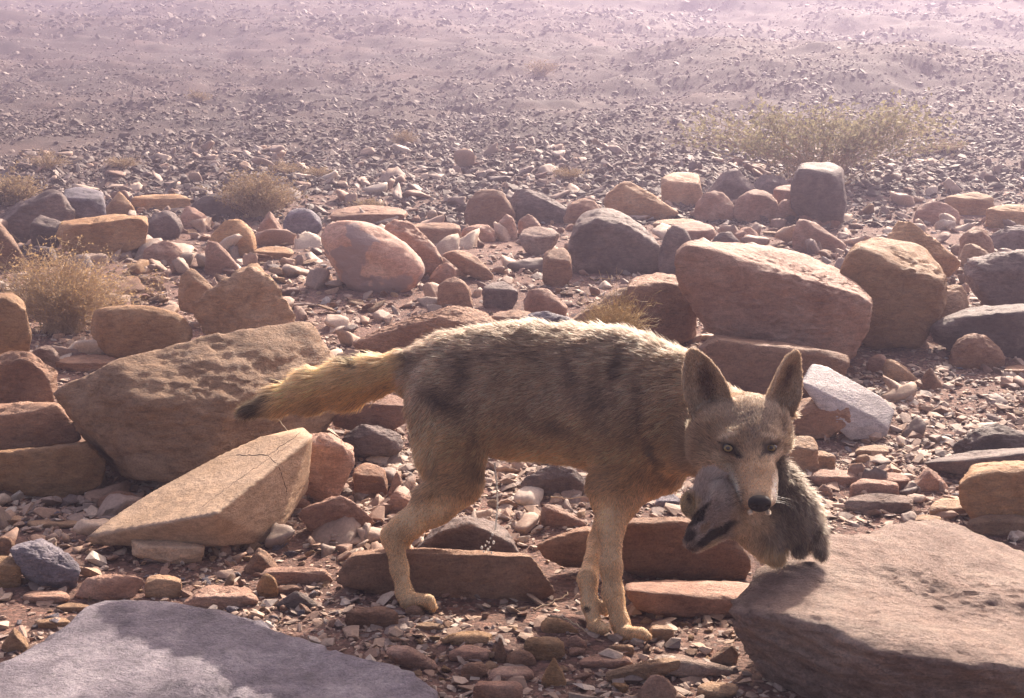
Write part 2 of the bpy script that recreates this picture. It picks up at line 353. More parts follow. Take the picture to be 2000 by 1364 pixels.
def build_rocks():
    # ---- foreground giants
    def absr(label, mat, pts, pxs, **k): add_rock(label, [P(*q) for q in pts], mat, pxs=pxs, **k)
    absr('big pale grey slab filling the bottom left corner, its right half in shadow', 'G',
         [(190, 1172, 1.74), (330, 1172, 1.73), (470, 1205, 1.68), (620, 1250, 1.60), (790, 1308, 1.50), (905, 1400, 1.40), (60, 1275, 1.62), (-30, 1330, 1.55),
          (-260, 1480, 1.25), (990, 1560, 1.20), (200, 1640, 1.1), (190, 1215, 1.76), (470, 1262, 1.68), (780, 1350, 1.52), (-30, 1420, 1.55), (960, 1640, 1.2), (-200, 1650, 1.2)],
         600, p=60, rough=.7, facets=0, name='slab', cat='slab')
    absr('large rough tan boulder filling the bottom right corner', 'R',
         [(1405, 1190, 1.56), (1475, 1105, 1.68), (1560, 1050, 1.80), (1740, 1012, 1.95), (1830, 1012, 2.0), (1960, 1065, 1.95), (2200, 1160, 1.9),
          (1560, 1205, 1.47), (1700, 1265, 1.40), (1850, 1300, 1.36), (2050, 1310, 1.34), (2250, 1250, 1.5), (1415, 1225, 1.55), (1470, 1330, 1.55), (1570, 1420, 1.50),
          (1800, 1560, 1.42), (2200, 1560, 1.42), (1650, 1300, 1.42)], 600, p=50, rough=1.0, cracks=0, facets=6, name='boulder', cat='boulder')
    rk('long low brown stone with a wet hollow behind the hind leg', 'B', [(652, 1140), (665, 1100), (700, 1078), (770, 1082), (900, 1100), (1040, 1095), (1085, 1088), (1104, 1105), (1100, 1150), (1060, 1172), (900, 1188), (760, 1168)],
       [(690, 1070), (760, 1066), (960, 1078), (1070, 1084)], p=52, rough=.7, D=1.90, th=.09)
    rk('dark peaked stone behind the long low stone, wet under the dripping stream', 'K', [(795, 1085), (850, 1045), (920, 1020), (1000, 1060), (1018, 1085), (990, 1100), (800, 1100)],
       [(870, 1006), (930, 1005), (1000, 1030), (1015, 1050)], by=1120, th=.09, p=40)
    rk('brown stone with a white-lit top just left of the front legs', 'B', [(1045, 1062), (1060, 1090), (1110, 1100), (1175, 1098), (1178, 1040), (1120, 1040)], [(1085, 1036), (1170, 1022)], by=1130, p=48)
    rk('long brown rock behind the front legs under the hanging carcass', 'B', [(1170, 1026), (1200, 1110), (1300, 1128), (1460, 1135), (1472, 1110), (1440, 1050), (1390, 1022), (1260, 1018)], [(1200, 1010), (1300, 1006), (1390, 1012)], by=1138, th=.10, p=40)
    rk('flat pink layered slab on the ground right of the front paws', 'P', [(1215, 1150), (1240, 1190), (1330, 1210), (1440, 1205), (1500, 1170), (1440, 1168), (1320, 1165)], [(1230, 1132), (1330, 1132), (1500, 1138)], th=.12, p=60, rough=.8)
    # ---- stones in front of and around the paws
    rk('long grey-brown stone with a pale broken end in front of the front paws', 'T', [(1183, 1312), (1185, 1335), (1240, 1330), (1325, 1308), (1330, 1292), (1290, 1294), (1240, 1306)], [(1190, 1310), (1300, 1282), (1325, 1288)], th=.03)
    rs('rounded pinkish stone cut by the bottom edge right of centre', 'P', 'dome', 1242, 1318, 1328, 1385)
    rk('flat pale pink rock sheet bedded level in the gravel', 'R', [(1270, 1290), (1300, 1325), (1400, 1322), (1455, 1310), (1400, 1300), (1330, 1290)], [(1280, 1276), (1330, 1276), (1440, 1302)], th=.10, rough=.4)
    rs('cream flat stone at the bottom edge left of the right boulder', 'T', 'plate', 1358, 1328, 1446, 1364)
    rs('dark red wedge stone leaning at the foot of the right boulder', 'B', 'right', 1380, 1255, 1442, 1302)
    rs('pale oval stone just right of the front paw', 'T', 'block', 1264, 1220, 1316, 1252)
    rs('flat tan stone just below the front paw', 'T', 'block', 1188, 1256, 1240, 1282)
    rk('smooth pinkish stone lying along the right edge of the grey slab', 'P', [(746, 1272), (765, 1258), (800, 1262), (850, 1290), (862, 1314), (820, 1312), (770, 1295)], None, p=28, rough=.5)
    rs('upright brown stone in the gravel below the body', 'O', 'tri', 1054, 1282, 1110, 1342)
    rs('yellowish knobbly stone in front of the left front paw', 'O', 'block', 1022, 1238, 1102, 1290)
    rs('flat ochre stone with a lit top below the hollow stone', 'O', 'plate', 874, 1230, 966, 1262)
    rs('pink flat stone with a bright top left of the upright brown stone', 'P', 'plate', 950, 1298, 1046, 1336)
    rs('smooth flat pink stone at the bottom edge below the body', 'P', 'block', 922, 1322, 1022, 1372)
    rs('pale-topped bent plate beside the smooth pinkish stone', 'P', 'plate', 872, 1258, 962, 1292)
    rs('pointed tan stone with a dry twig beside the left front paw', 'O', 'left', 1054, 1202, 1136, 1238)
    rs('thin upright brown shard among the front stones', 'B', 'tri', 962, 1238, 992, 1296)
    rs('dull brown stone between the upright shard and yellowish stone', 'B', 'dome', 985, 1268, 1050, 1302)
    rs('small rounded stone right of the yellowish knobbly stone', 'P', 'dome', 1102, 1240, 1150, 1268)
    rs('long low tan stone above the pale broken end stone', 'P', 'plate', 1130, 1276, 1240, 1306)
    rs('brown oval stone below the bent plate', 'B', 'dome', 896, 1290, 956, 1326)
    rs('thin pale flake below the hind paw', 'T', 'plate', 810, 1214, 870, 1232)
    rs('small brown stone right under the hind paw', 'B', 'dome', 790, 1182, 830, 1204)
    rs('wide reddish stone left of the hind paw', 'B', 'block', 668, 1182, 778, 1226)
    # ---- left: the tan slab and its neighbours
    T0 = 2.12
    A, B_, E = P(168, 1050, 2.12), P(420, 1004, 2.05), P(612, 850, 2.32); nn = np.cross(B_-A, E-A); nn /= np.linalg.norm(nn)
    def onplane(px, py):
        d = P(px, py, 1.0)-np.array([0, 0, CAMZ]); t = (nn@(A-np.array([0, 0, CAMZ])))/(nn@d); return np.array([0, 0, CAMZ])+d*t
    top = [onplane(*q) for q in [(168, 1048), (230, 1003), (300, 960), (430, 890), (520, 850), (592, 837), (612, 850), (520, 926), (422, 1004), (350, 1014)]]
    bot = [P(172, 1064, 2.13), P(300, 1068, 2.12), P(430, 1068, 2.10), P(536, 1058, 2.21), P(578, 965, 2.38)]+[np.array([t[0]+.01, t[1]-.01, t[2]*.35]) for t in top[1:6]]
    add_rock('cracked smooth tan slab tilted like a ramp', top+bot, 'S', p=160, rough=.16, pxs=450, cracks=0, facets=0, name='slab', cat='slab')
    rk('pinkish rock with a grey pitted top leaning behind the ramp slab', 'P', [(590, 960), (600, 860), (640, 850), (690, 885), (694, 905), (670, 950), (650, 975)], [(605, 842), (650, 846), (690, 872)], by=990, th=.12)
    absr('huge rough brown boulder behind the ramp slab, left of the tail', 'T',
         [(98, 765, 2.55), (150, 738, 2.55), (235, 702, 2.54), (400, 662, 2.62), (500, 640, 2.68), (605, 632, 2.75), (650, 680, 2.9), (690, 760, 2.8), (620, 850, 2.7), (440, 900, 2.48), (380, 945, 2.40), (260, 945, 2.40),
          (228, 880, 2.42), (150, 805, 2.48), (280, 790, 2.42), (450, 780, 2.46), (560, 740, 2.6), (300, 700, 2.75), (550, 650, 3.0), (200, 900, 2.9), (600, 900, 3.0)], 540, p=60, rough=.7, cracks=0, facets=5, name='boulder', cat='boulder')
    rs('small dark grey stone on top of the ramp slab shadow side', 'K', 'tri', 405, 846, 490, 915, by=930)
    rs('flat brown rock leaning against the left of the ramp slab', 'B', 'dome', 185, 958, 282, 1002)
    rk('dark brown rock at the left edge below the dry bush', 'B', [(-40, 700), (10, 682), (60, 690), (115, 725), (120, 770), (90, 800), (-40, 800)], None, by=830)
    rk('ochre rock with a white top cut by the left edge', 'O', [(-40, 585), (20, 582), (50, 600), (62, 650), (55, 690), (-40, 690)], [(-30, 570), (20, 568), (45, 585)], by=760, th=.12)
    rk('flat dark rock at the left edge, upper of two', 'B', [(-50, 800), (40, 792), (110, 790), (150, 830), (160, 860), (60, 890), (-50, 890)], [(-30, 788), (60, 786), (110, 788)], by=920, th=.15)
    rk('brown wedge rock at the left edge, lower of two', 'O', [(-50, 890), (60, 880), (170, 866), (215, 905), (200, 950), (120, 975), (-50, 950)], [(-30, 884), (80, 872), (170, 864)], th=.14)
    rk('ochre dome rock right of the dry bush', 'O', [(153, 650), (165, 605), (215, 582), (290, 580), (360, 610), (398, 660), (380, 680), (300, 698), (200, 690)], None, by=712, p=12, rough=.6)
    rk('pyramid-shaped rock with a bright rough left face', 'T', [(372, 600), (430, 555), (500, 516), (540, 545), (582, 635), (575, 668), (440, 690), (400, 650), (470, 600)], [(400, 580), (500, 514)], by=700, th=.2, p=60, rough=1.5, facets=7, name='boulder', cat='boulder')
    rs('tan pointed rock tucked behind the pyramid rock', 'T', 'left', 348, 520, 452, 605, by=640)
    rs('lumpy white stone beside the left edge dome', 'R', 'dome', 55, 674, 122, 716, by=722)
    rs('low brown flat rock under the ochre dome', 'B', 'plate', 105, 690, 235, 728)
    rk('grey pitted rock near the left edge with a speckled top', 'G', [(18, 1080), (40, 1120), (90, 1148), (150, 1150), (157, 1110), (120, 1105), (60, 1070)], [(30, 1062), (80, 1048), (120, 1072), (156, 1100)], th=.07, p=52, rough=1.2)
    rs('brown rock cut by the left edge below the grey pitted rock', 'O', 'block', -40, 1084, 42, 1150)
    rs('small dark rock at the left edge above the pitted rock', 'B', 'dome', -20, 1044, 34, 1088)
    rk('pinkish layered rock touching the top of the grey slab', 'P', [(140, 1165), (165, 1130), (200, 1118), (265, 1118), (288, 1135), (270, 1165), (200, 1175)], None, p=32, rough=.8)
    rs('pale broken stone between the layered rock and red ridge', 'T', 'block', 282, 1118, 356, 1168)
    rk('flat tan block lying in front of the ramp slab', 'S', [(248, 1065), (255, 1085), (340, 1102), (395, 1098), (402, 1068), (330, 1075)], [(262, 1046), (300, 1046), (395, 1062)], th=.06, p=52)
    rs('thin pink plate on the gravel near the left edge', 'P', 'plate', 42, 1150, 138, 1180)
    rs('thin yellowish plate above the grey slab', 'T', 'plate', 108, 1176, 180, 1196)
    rs('thin pale plate with a jagged edge', 'T', 'plate', 66, 1204, 140, 1228)
    rs('triangular tan stone at the left edge beside the grey slab', 'T', 'tri', -2, 1222, 62, 1276)
    rs('long thin pale stick-like stone on the left', 'T', 'plate', 46, 1012, 158, 1032)
    rs('short thin pale stone at the left edge', 'T', 'plate', -20, 1006, 52, 1024)
    rs('layered reddish stone split into bands', 'P', 'block', 505, 1106, 652, 1142)
    rs('upright curved tan stone beside the banded stone', 'O', 'dome', 500, 1118, 546, 1168)
    rs('dark purple wedge stone above the grey slab', 'K', 'tri', 530, 1150, 628, 1194)
    rs('reddish ridge stone along the top of the grey slab', 'P', 'plate', 352, 1140, 505, 1190, rough=1.6)
    rs('dark plate stone on the lit gravel', 'B', 'tri', 470, 1066, 552, 1122)
    rk('pale angular rock with a ribbed right face', 'P', [(585, 1010), (590, 995), (640, 975), (665, 968), (710, 990), (742, 1020), (700, 1040), (620, 1042)], [(640, 972), (700, 985)], th=.06, p=60)
    rs('brown oval stone at the foot of the ramp slab', 'B', 'dome', 545, 970, 612, 1004)
    rs('small pink stone right of the brown oval stone', 'P', 'dome', 610, 955, 660, 988)
    rs('pale thin plate below the pale angular rock', 'R', 'plate', 644, 1032, 702, 1060)
    rs('stacked brown stone with a white chip on top', 'B', 'block', 688, 903, 758, 972)
    rs('upright pale pink stone beside the thigh', 'P', 'tri', 756, 920, 796, 972)
    rs('pink plate leaning behind the hind leg', 'P', 'left', 754, 958, 838, 1004)
    rs('dark rounded rock below the tail', 'K', 'dome', 650, 824, 800, 896, by=912)
    rs('rock with a bright ledge top under the tail root', 'P', 'block', 640, 758, 800, 832, by=880)
    # ---- middle
    rk('long low brown rock behind the animal\'s back', 'B', [(660, 680), (740, 642), (830, 612), (890, 592), (945, 592), (965, 620), (1000, 700), (760, 710)], None, by=715, th=.2, p=36)
    rs('flat brown rock just above the back', 'B', 'block', 948, 600, 1048, 660, by=690)
    rs('grey flat rock with a lit rim right above the back', 'G', 'dome', 995, 607, 1140, 665, by=700)
    rk('pale rock with a sharp ridge above the back', 'P', [(1022, 600), (1030, 570), (1045, 557), (1070, 562), (1112, 600), (1100, 625), (1040, 628)], None, by=640, p=52)
    rs('tan rock with a lit left edge behind the straw tuft', 'T', 'right', 1092, 558, 1255, 655, by=672)
    rk('dark boulder with a bright top right of the straw tuft', 'B', [(1218, 560), (1225, 640), (1300, 665), (1370, 655), (1365, 560), (1290, 550)], [(1235, 540), (1270, 530), (1320, 530), (1350, 545)], by=690, th=.25, p=36)
    rk('big pink egg-shaped boulder with dark stains', 'D', [(610, 470), (625, 432), (670, 420), (730, 430), (790, 460), (838, 515), (843, 545), (800, 570), (740, 576), (680, 560), (635, 515)], None, p=11, rough=.5, th=.42, facets=7, name='boulder', cat='boulder')
    rs('tan slab leaning on the right of the egg-shaped boulder', 'P', 'left', 745, 420, 872, 520, by=545)
    rk('dark log-like rock sloping down to the gully', 'B', [(850, 490), (880, 478), (930, 500), (968, 535), (960, 550), (900, 530)], None, p=28)
    rs('brown stone below the egg-shaped boulder', 'B', 'dome', 845, 540, 930, 605)
    rs('small red stone beside the egg-shaped boulder', 'P', 'dome', 838, 512, 896, 560)
    rs('small dark grey striped stone in the gully', 'K', 'block', 942, 548, 1012, 602)
    rs('upright grey-brown stone in front of the grey boulder', 'B', 'block', 1058, 478, 1118, 560)
    rk('stone with a bright pitted top in the gully', 'R', [(1010, 465), (1025, 490), (1060, 500), (1085, 480), (1095, 462), (1070, 478), (1035, 468)], [(1020, 448), (1045, 438), (1075, 444), (1095, 460)], th=.14)
    rk('big dark grey boulder in the middle with lit edges', 'K', [(1105, 500), (1112, 475), (1130, 440), (1170, 425), (1230, 440), (1290, 485), (1300, 520), (1220, 535), (1130, 530)], [(1125, 420), (1170, 398), (1215, 410), (1265, 445)], th=.35, p=36, facets=7, name='boulder', cat='boulder')
    rs('dark greenish rock beside the grey boulder', 'K', 'dome', 1280, 438, 1360, 540, by=545)
    rs('pale flat rock above the gap between boulders', 'T', 'plate', 1272, 424, 1372, 450)
    rk('largest boulder, a pink block with a glaring rough top behind the ears', 'P', [(1318, 500), (1345, 474), (1380, 495), (1420, 528), (1500, 545), (1560, 560), (1680, 575), (1706, 590), (1700, 640), (1660, 706), (1590, 706), (1480, 680), (1390, 650), (1362, 618), (1360, 590), (1318, 545)],
       [(1350, 470), (1450, 476), (1560, 490), (1650, 530), (1700, 575)], by=745, th=.42, p=68, rough=.75, facets=7, name='boulder', cat='boulder')
    rk('brown block under the largest boulder', 'B', [(1350, 660), (1360, 740), (1480, 775), (1640, 770), (1668, 690), (1500, 680)], [(1360, 650), (1640, 680)], by=790, th=.2)
    rk('tall brown boulder right behind the largest boulder', 'O', [(1640, 520), (1670, 478), (1720, 520), (1770, 540), (1845, 550), (1848, 600), (1800, 660), (1700, 665), (1650, 640)], [(1665, 475), (1730, 458), (1800, 475), (1845, 520)], by=690, th=.32, p=36, rough=.9, facets=7, name='boulder', cat='boulder')
    rk('bluish white slab leaning behind the right ear', 'W', [(1560, 745, -.05), (1585, 710, .06), (1612, 714, .07), (1662, 748, .06), (1722, 775, .05), (1748, 803, .03), (1735, 838, -.03), (1660, 845, -.06), (1600, 800, -.06)], [(1585, 712), (1735, 800), (1665, 835)], by=850, th=.05, bulge=0, p=90, rough=.2, facets=0, pxs=200, name='slab', cat='slab')
    rs('brown stone under the bluish white slab', 'B', 'block', 1535, 772, 1665, 845, by=862)
    rs('small grey-tan rock below the brown stone right of the cheek', 'T', 'block', 1540, 848, 1600, 930)
    # ---- right edge
    rk('dark bluish rock at the right edge, upper', 'K', [(1878, 520), (1890, 505), (1950, 500), (2000, 482), (2060, 480), (2060, 600), (1930, 590), (1885, 560)], None, by=625, th=.3)
    rk('dark slab with a bright white top at the right edge', 'K', [(1805, 640), (1850, 622), (1940, 612), (2060, 600), (2060, 690), (1900, 690), (1820, 672)], [(1870, 605), (1940, 590), (2060, 588)], by=700, th=.2, p=52)
    rs('smooth grey-brown dome stone at the right edge', 'B', 'dome', 1842, 644, 1972, 724, p=10)
    rs('tan plate between the tall boulder and dark slab', 'T', 'right', 1770, 555, 1895, 640, by=650)
    rs('olive rock with a lit ridge behind the tall boulder', 'O', 'left', 1725, 428, 1880, 530, by=560)
    rs('rounded brown stone pair, the upper one', 'B', 'dome', 1868, 440, 1945, 510)
    rs('rounded brown stone pair, the lower one', 'T', 'dome', 1868, 470, 1936, 524)
    rs('dark purple rock at the right edge in the stone belt', 'K', 'dome', 1925, 438, 2050, 495)
    rs('brown rock with a lit left side near the right edge', 'O', 'block', 1843, 372, 1945, 420)
    rs('orange-brown rock at the right edge', 'O', 'block', 1922, 396, 2050, 448)
    rs('pale striped flat rock in the stone belt on the right', 'P', 'dome', 1778, 393, 1878, 440)
    rs('pinkish faceted rock above the largest boulder', 'P', 'left', 1544, 420, 1655, 492)
    rs('grey rock above the top corner of the largest boulder', 'K', 'dome', 1388, 450, 1452, 488, by=500)
    rs('small pink rock beside the grey one above the largest boulder', 'P', 'dome', 1432, 442, 1486, 482)
    # ---- belt of stones
    rk('long dark slab with a bright ridge, upper left corner of the belt', 'K', [(-30, 430), (20, 400), (90, 370), (130, 368), (150, 420), (120, 470), (-30, 470)], None, by=480, th=.3, p=52)
    rk('grey-topped rock on the upper left of the belt', 'G', [(118, 385), (135, 420), (160, 424), (210, 418), (200, 390)], [(125, 366), (160, 360), (200, 368)], by=470, th=.18)
    rk('long brown rock with a white-lit saddle on the left', 'O', [(112, 440), (118, 490), (200, 500), (285, 480), (292, 430), (250, 436), (200, 424)], [(120, 424), (205, 416), (245, 424), (285, 420)], by=505, th=.2)
    rs('dark green-grey stone left of the long brown rock', 'K', 'block', 58, 418, 122, 486, by=500)
    rs('brown rock leaning on the left edge above the bush', 'B', 'left', -30, 425, 52, 520, by=530)
    rs('small bluish stone behind the dry bush', 'K', 'dome', 48, 476, 118, 520)
    rs('dark round rock right of the long brown rock', 'K', 'dome', 282, 410, 362, 468)
    rs('reddish triangular rock in the left belt', 'O', 'tri', 200, 372, 268, 424)
    rs('flat greenish rock in the left belt', 'O', 'block', 254, 376, 372, 412)
    rs('orange rock with a white-lit corner', 'P', 'left', 352, 402, 424, 446)
    rs('big orange round rock in the left belt', 'O', 'dome', 398, 418, 508, 502, p=12)
    rs('pale pink oval stone below the orange round rock', 'P', 'left', 396, 468, 472, 538)
    rs('pale pink flat stone left of the oval stone', 'P', 'dome', 276, 470, 362, 518)
    rs('dark purple low rock in the left belt', 'K', 'dome', 368, 376, 482, 424)
    rs('light grey round stone left of the egg-shaped boulder', 'G', 'dome', 545, 402, 637, 456, p=12)
    rs('orange jagged stone left of the light grey round stone', 'P', 'tri', 492, 412, 560, 472)
    rs('flat orange stone below the orange jagged stone', 'O', 'plate', 492, 480, 575, 506)
    rs('long low reddish rock above the egg-shaped boulder', 'B', 'plate', 638, 400, 805, 436)
    rs('brown block above the dark log-like rock', 'B', 'block', 800, 430, 902, 478)
    rs('brown rounded boulder at the top centre of the belt', 'B', 'dome', 905, 364, 1008, 446)
    rs('dark grey long boulder at the top centre of the belt', 'K', 'left', 992, 362, 1135, 438)
    rs('pink stone pair below the top centre boulders, left', 'P', 'dome', 968, 418, 1012, 470)
    rs('pink stone pair below the top centre boulders, right', 'P', 'dome', 1006, 416, 1062, 466)
    rs('pink block below the brown block', 'P', 'dome', 900, 434, 970, 474)
    rs('brown rock left of the tan double boulder', 'B', 'dome', 1098, 386, 1180, 440)
    rs('wide orange-tan boulder at the right of the belt', 'O', 'left', 1178, 352, 1335, 430)
    rs('tan block boulder behind the orange-tan one', 'T', 'block', 1288, 334, 1378, 402)
    rs('dark triangular boulder with a pale left edge', 'K', 'tri', 1372, 320, 1490, 396)
    rs('small dark boulder between two bigger dark ones', 'K', 'dome', 1464, 336, 1548, 388)
    rk('tall blackish boulder at the foot of the green bush', 'K', [(1542, 330), (1545, 410), (1580, 430), (1645, 440), (1655, 400), (1645, 335)], [(1545, 320), (1590, 316), (1620, 312), (1645, 325)], by=446, th=.5)
    rs('round orange stone in the cluster, first from the left', 'P', 'dome', 1352, 370, 1436, 436)
    rs('round orange stone in the cluster, second from the left', 'P', 'dome', 1428, 370, 1528, 436)
    rs('orange stone lying on top of the cluster', 'P', 'block', 1508, 360, 1590, 398, by=425)
    rs('small round stone in the middle of the cluster', 'P', 'dome', 1512, 388, 1562, 434)
    rs('round orange stone at the right end of the cluster', 'P', 'dome', 1560, 380, 1645, 446)
    rs('pale flat rock left of the pinkish faceted rock', 'P', 'plate', 1300, 430, 1400, 472)
    # ---- lower right field
    rk('dark wedge rock at the right edge with a lit rim', 'K', [(1855, 875), (1900, 838), (1940, 826), (2060, 862), (2060, 905), (1880, 895)], None, by=905, th=.15, p=52)
    rk('dark slab with a bright slanted top at the right edge', 'K', [(1795, 905), (1860, 925), (1990, 925), (2040, 880), (1950, 895), (1860, 910)], [(1830, 895), (1920, 875), (2010, 872)], by=940, th=.12, p=52)
    rk('large olive-tan block at the right edge above the corner boulder', 'O', [(1868, 950), (1872, 985), (1900, 1015), (2060, 1020), (2060, 910), (1960, 915), (1905, 922)], [(1900, 905), (1960, 898), (2060, 893)], by=1035, th=.16, p=40, facets=7, name='boulder', cat='boulder')
    rs('grey-pink plate leaning left of the olive block', 'P', 'tri', 1772, 906, 1858, 962)
    rs('pale pink flat slab right of the carcass', 'R', 'plate', 1648, 956, 1785, 1004)
    rs('pale flat stone in the gravel right of the cheek', 'P', 'plate', 1575, 912, 1690, 950)
    rs('narrow lit plate above the pale pink flat slab', 'P', 'plate', 1700, 920, 1780, 958)
    rs('tan blocky stone in the gravel above the pale slab', 'P', 'block', 1655, 932, 1756, 978)
    rs('stone with a lit slanting top below the leaning plate', 'T', 'plate', 1812, 972, 1890, 1012)
    rs('long pale block behind the corner boulder', 'T', 'block', 1888, 1002, 2050, 1046)
    rs('cream stone on the crest of the corner boulder', 'T', 'plate', 1786, 1002, 1840, 1028)
    rs('tan block in the gravel beside the cheek', 'T', 'block', 1580, 878, 1632, 918)
    rs('small rounded pale stone in the gravel field', 'T', 'dome', 1670, 886, 1704, 908)
    rs('plate with a lit face in the gravel field', 'T', 'plate', 1668, 866, 1738, 892)
    rs('rounded pinkish stone behind the carcass', 'P', 'dome', 1590, 944, 1630, 980)
    rs('dark pointed rock above the gravel field', 'B', 'tri', 1790, 716, 1842, 762)
    rs('light-edged narrow rock right of the white slab', 'T', 'left', 1722, 700, 1792, 746)
    rs('pink stone left of the narrow light-edged rock', 'P', 'dome', 1690, 690, 1740, 730)
    rs('small brown boulder at the right edge beside the gravel', 'B', 'plate', 1960, 712, 2040, 736)
    rs('pale-topped stone left of the long brown rock, behind the belly', 'P', 'left', 1048, 985, 1150, 1034)
    rs('dark rock in the shade under the belly', 'K', 'dome', 1010, 905, 1155, 975)
    rs('bluish white stone in the shade below the neck', 'G', 'plate', 1278, 964, 1330, 994)
build_rocks()
def surf_line(parent, pts, rad, name, mat):
    bpy.context.view_layer.update(); o = parent; inv = o.matrix_world.inverted(); out = []
    for (a, b) in zip(pts, pts[1:]):
        k = max(2, int(math.hypot(b[0]-a[0], b[1]-a[1])/6))
        for t in np.linspace(0, 1, k, endpoint=False):
            x, y = a[0]+(b[0]-a[0])*t+rng.normal()*.8, a[1]+(b[1]-a[1])*t+rng.normal()*.8
            d = P(x, y, 3.0)-np.array([0, 0, CAMZ]); ok, loc, nor, _ = o.ray_cast(inv @ Vector((0, 0, CAMZ)), (inv.to_3x3() @ Vector(d)).normalized())
            if ok: out.append(np.array(loc))
    if len(out) > 2:
        q = np.array(out)[None]; r = rad*(.5+.7*rng.uniform(size=(1, q.shape[1]))); v, f = tubes(q, r, 4); c = mesh_np(name, v, f, mat); c.parent = o
M['crack'] = plain('shadowed_crack', (.05, .035, .028), .95)
_slab = [o for o in COL.objects if o.get('label', '').startswith('cracked smooth tan slab')][0]
surf_line(_slab, [(462, 889), (524, 890), (592, 842)], .0010, 'crack', M['crack'])
surf_line(_slab, [(524, 890), (546, 912), (562, 968)], .0009, 'crack', M['crack'])
surf_line(_slab, [(395, 990), (450, 948), (520, 900), (575, 862)], .0006, 'crack', M['crack'])
# ------------------------------------------------------------------ loose stones
def chips(n=20, seed=3, flat=(.25, .7)):
    r = np.random.default_rng(seed); out = []
    for _ in range(n):
        k = r.integers(9, 15); q = r.normal(size=(k, 3)); q /= np.linalg.norm(q, axis=1)[:, None]; q *= r.uniform(.8, 1, (k, 1))
        q *= np.array([1, r.uniform(.5, .95), r.uniform(*flat)])*.5
        bm = bmesh.new(); [bm.verts.new(v) for v in q]; h = bmesh.ops.convex_hull(bm, input=bm.verts[:])
        bmesh.ops.triangulate(bm, faces=bm.faces[:]); junk = [v for v in bm.verts if not v.link_faces]
        for v in junk: bm.verts.remove(v)
        bm.verts.index_update(); V = np.array([v.co[:] for v in bm.verts]); F_ = np.array([[v.index for v in f.verts] for f in bm.faces])
        bm.free(); out.append((V, F_))
    return out
CH = chips(24, 3, (.22, .6)); CHF = chips(24, 4, (.12, .3))
def scatter(name, label, cat, X, Y, S, protos, tilt=.25, seed=0, sink=.15, dark=0., mat='chip'):
    r = np.random.default_rng(seed); n = len(X); Z = gz(X, Y); which = r.integers(0, len(protos), n)
    vs = []; fs = []; at = []; off = 0
    eps = .03; gx = (gz(X+eps, Y)-gz(X-eps, Y))/(2*eps); gy = (gz(X, Y+eps)-gz(X, Y-eps))/(2*eps)
    gx = np.clip(gx, -.5, .5); gy = np.clip(gy, -.5, .5)
    for k, (V, F_) in enumerate(protos):
        m = np.where(which == k)[0]
        if not len(m): continue
        a = r.uniform(0, 2*math.pi, len(m)); ca, sa = np.cos(a), np.sin(a)
        x = V[None, :, 0]*ca[:, None]-V[None, :, 1]*sa[:, None]; y = V[None, :, 0]*sa[:, None]+V[None, :, 1]*ca[:, None]; z = np.repeat(V[None, :, 2], len(m), 0)
        tx, ty = r.normal(0, tilt, (2, len(m))); z = z+x*(tx+gx[m])[:, None]+y*(ty+gy[m])[:, None]
        s = S[m][:, None]
        W = np.stack([X[m][:, None]+x*s, Y[m][:, None]+y*s, Z[m][:, None]+(z-V[:, 2].min()*(1-2*sink))*s], -1)
        vs.append(W.reshape(-1, 3)); fs.append((F_[None]+(np.arange(len(m))*len(V))[:, None, None]+off).reshape(-1, 3))
        at.append(np.repeat(r.uniform(0, 1, len(m))**(1+dark), len(V))); off += len(m)*len(V)
    o = mesh_np(name, np.concatenate(vs), np.concatenate(fs), M[mat], smooth_=False, attrs={'rnd': np.concatenate(at)})
    tag(o, label, cat, kind='stuff'); return o
def field(n, d0, d1, smin, smax, seed, al=2.2, wid=.62, cl=3.0):
    r = np.random.default_rng(seed); n3 = int(n*2.2)
    u = r.uniform(0, 1, n3); D = 1/(1/d0+(1/d1-1/d0)*u) if d1/d0 > 2.5 else r.uniform(d0, d1, n3)
    X = r.uniform(-1, 1, n3)*(wid*D+.25)
    c = fbm(np.stack([X*cl, D*cl, 0*X+seed], 1), 3); keep = r.uniform(0, 1, n3) < .45+.8*c
    X, D = X[keep][:n], D[keep][:n]
    s = smin*(1-r.uniform(0, 1, len(X))*(1-(smin/smax)**al))**(-1/al)
    return X, D, s
def build_gravel():
    a = field(31000, 1.15, 3.0, .005, .042, 1, 1.5, .95, 3); b = field(60000, 2.3, 8.5, .012, .075, 2, 1.6, .95)
    c = field(11000, 1.2, 4.5, .012, .06, 5, 1.8, .95, 6)
    X, Y, S = [np.concatenate(t) for t in zip(a, b, c)]
    scatter('gravel', 'reddish tan gravel and chips covering the near ground', 'gravel', X, Y, S, CH+CHF, .22, 7)
    a = field(82000, 8, 62, .03, .15, 3, 2.0, .85, .8); b = field(54000, 7.0, 26, .025, .13, 4, 2.0, .88, .5)
    c = field(54000, 25, 60, .05, .26, 14, 1.8, .75, .35); X, Y, S = [np.concatenate(t) for t in zip(a, b, c)]
    scatter('hillside_scree', 'scree of dark and pale stones over the hazy hillside', 'scree', X, Y, S*(1+Y*.006), CHF+CH+CH, .32, 9, sink=.2, dark=.25, mat='scree')
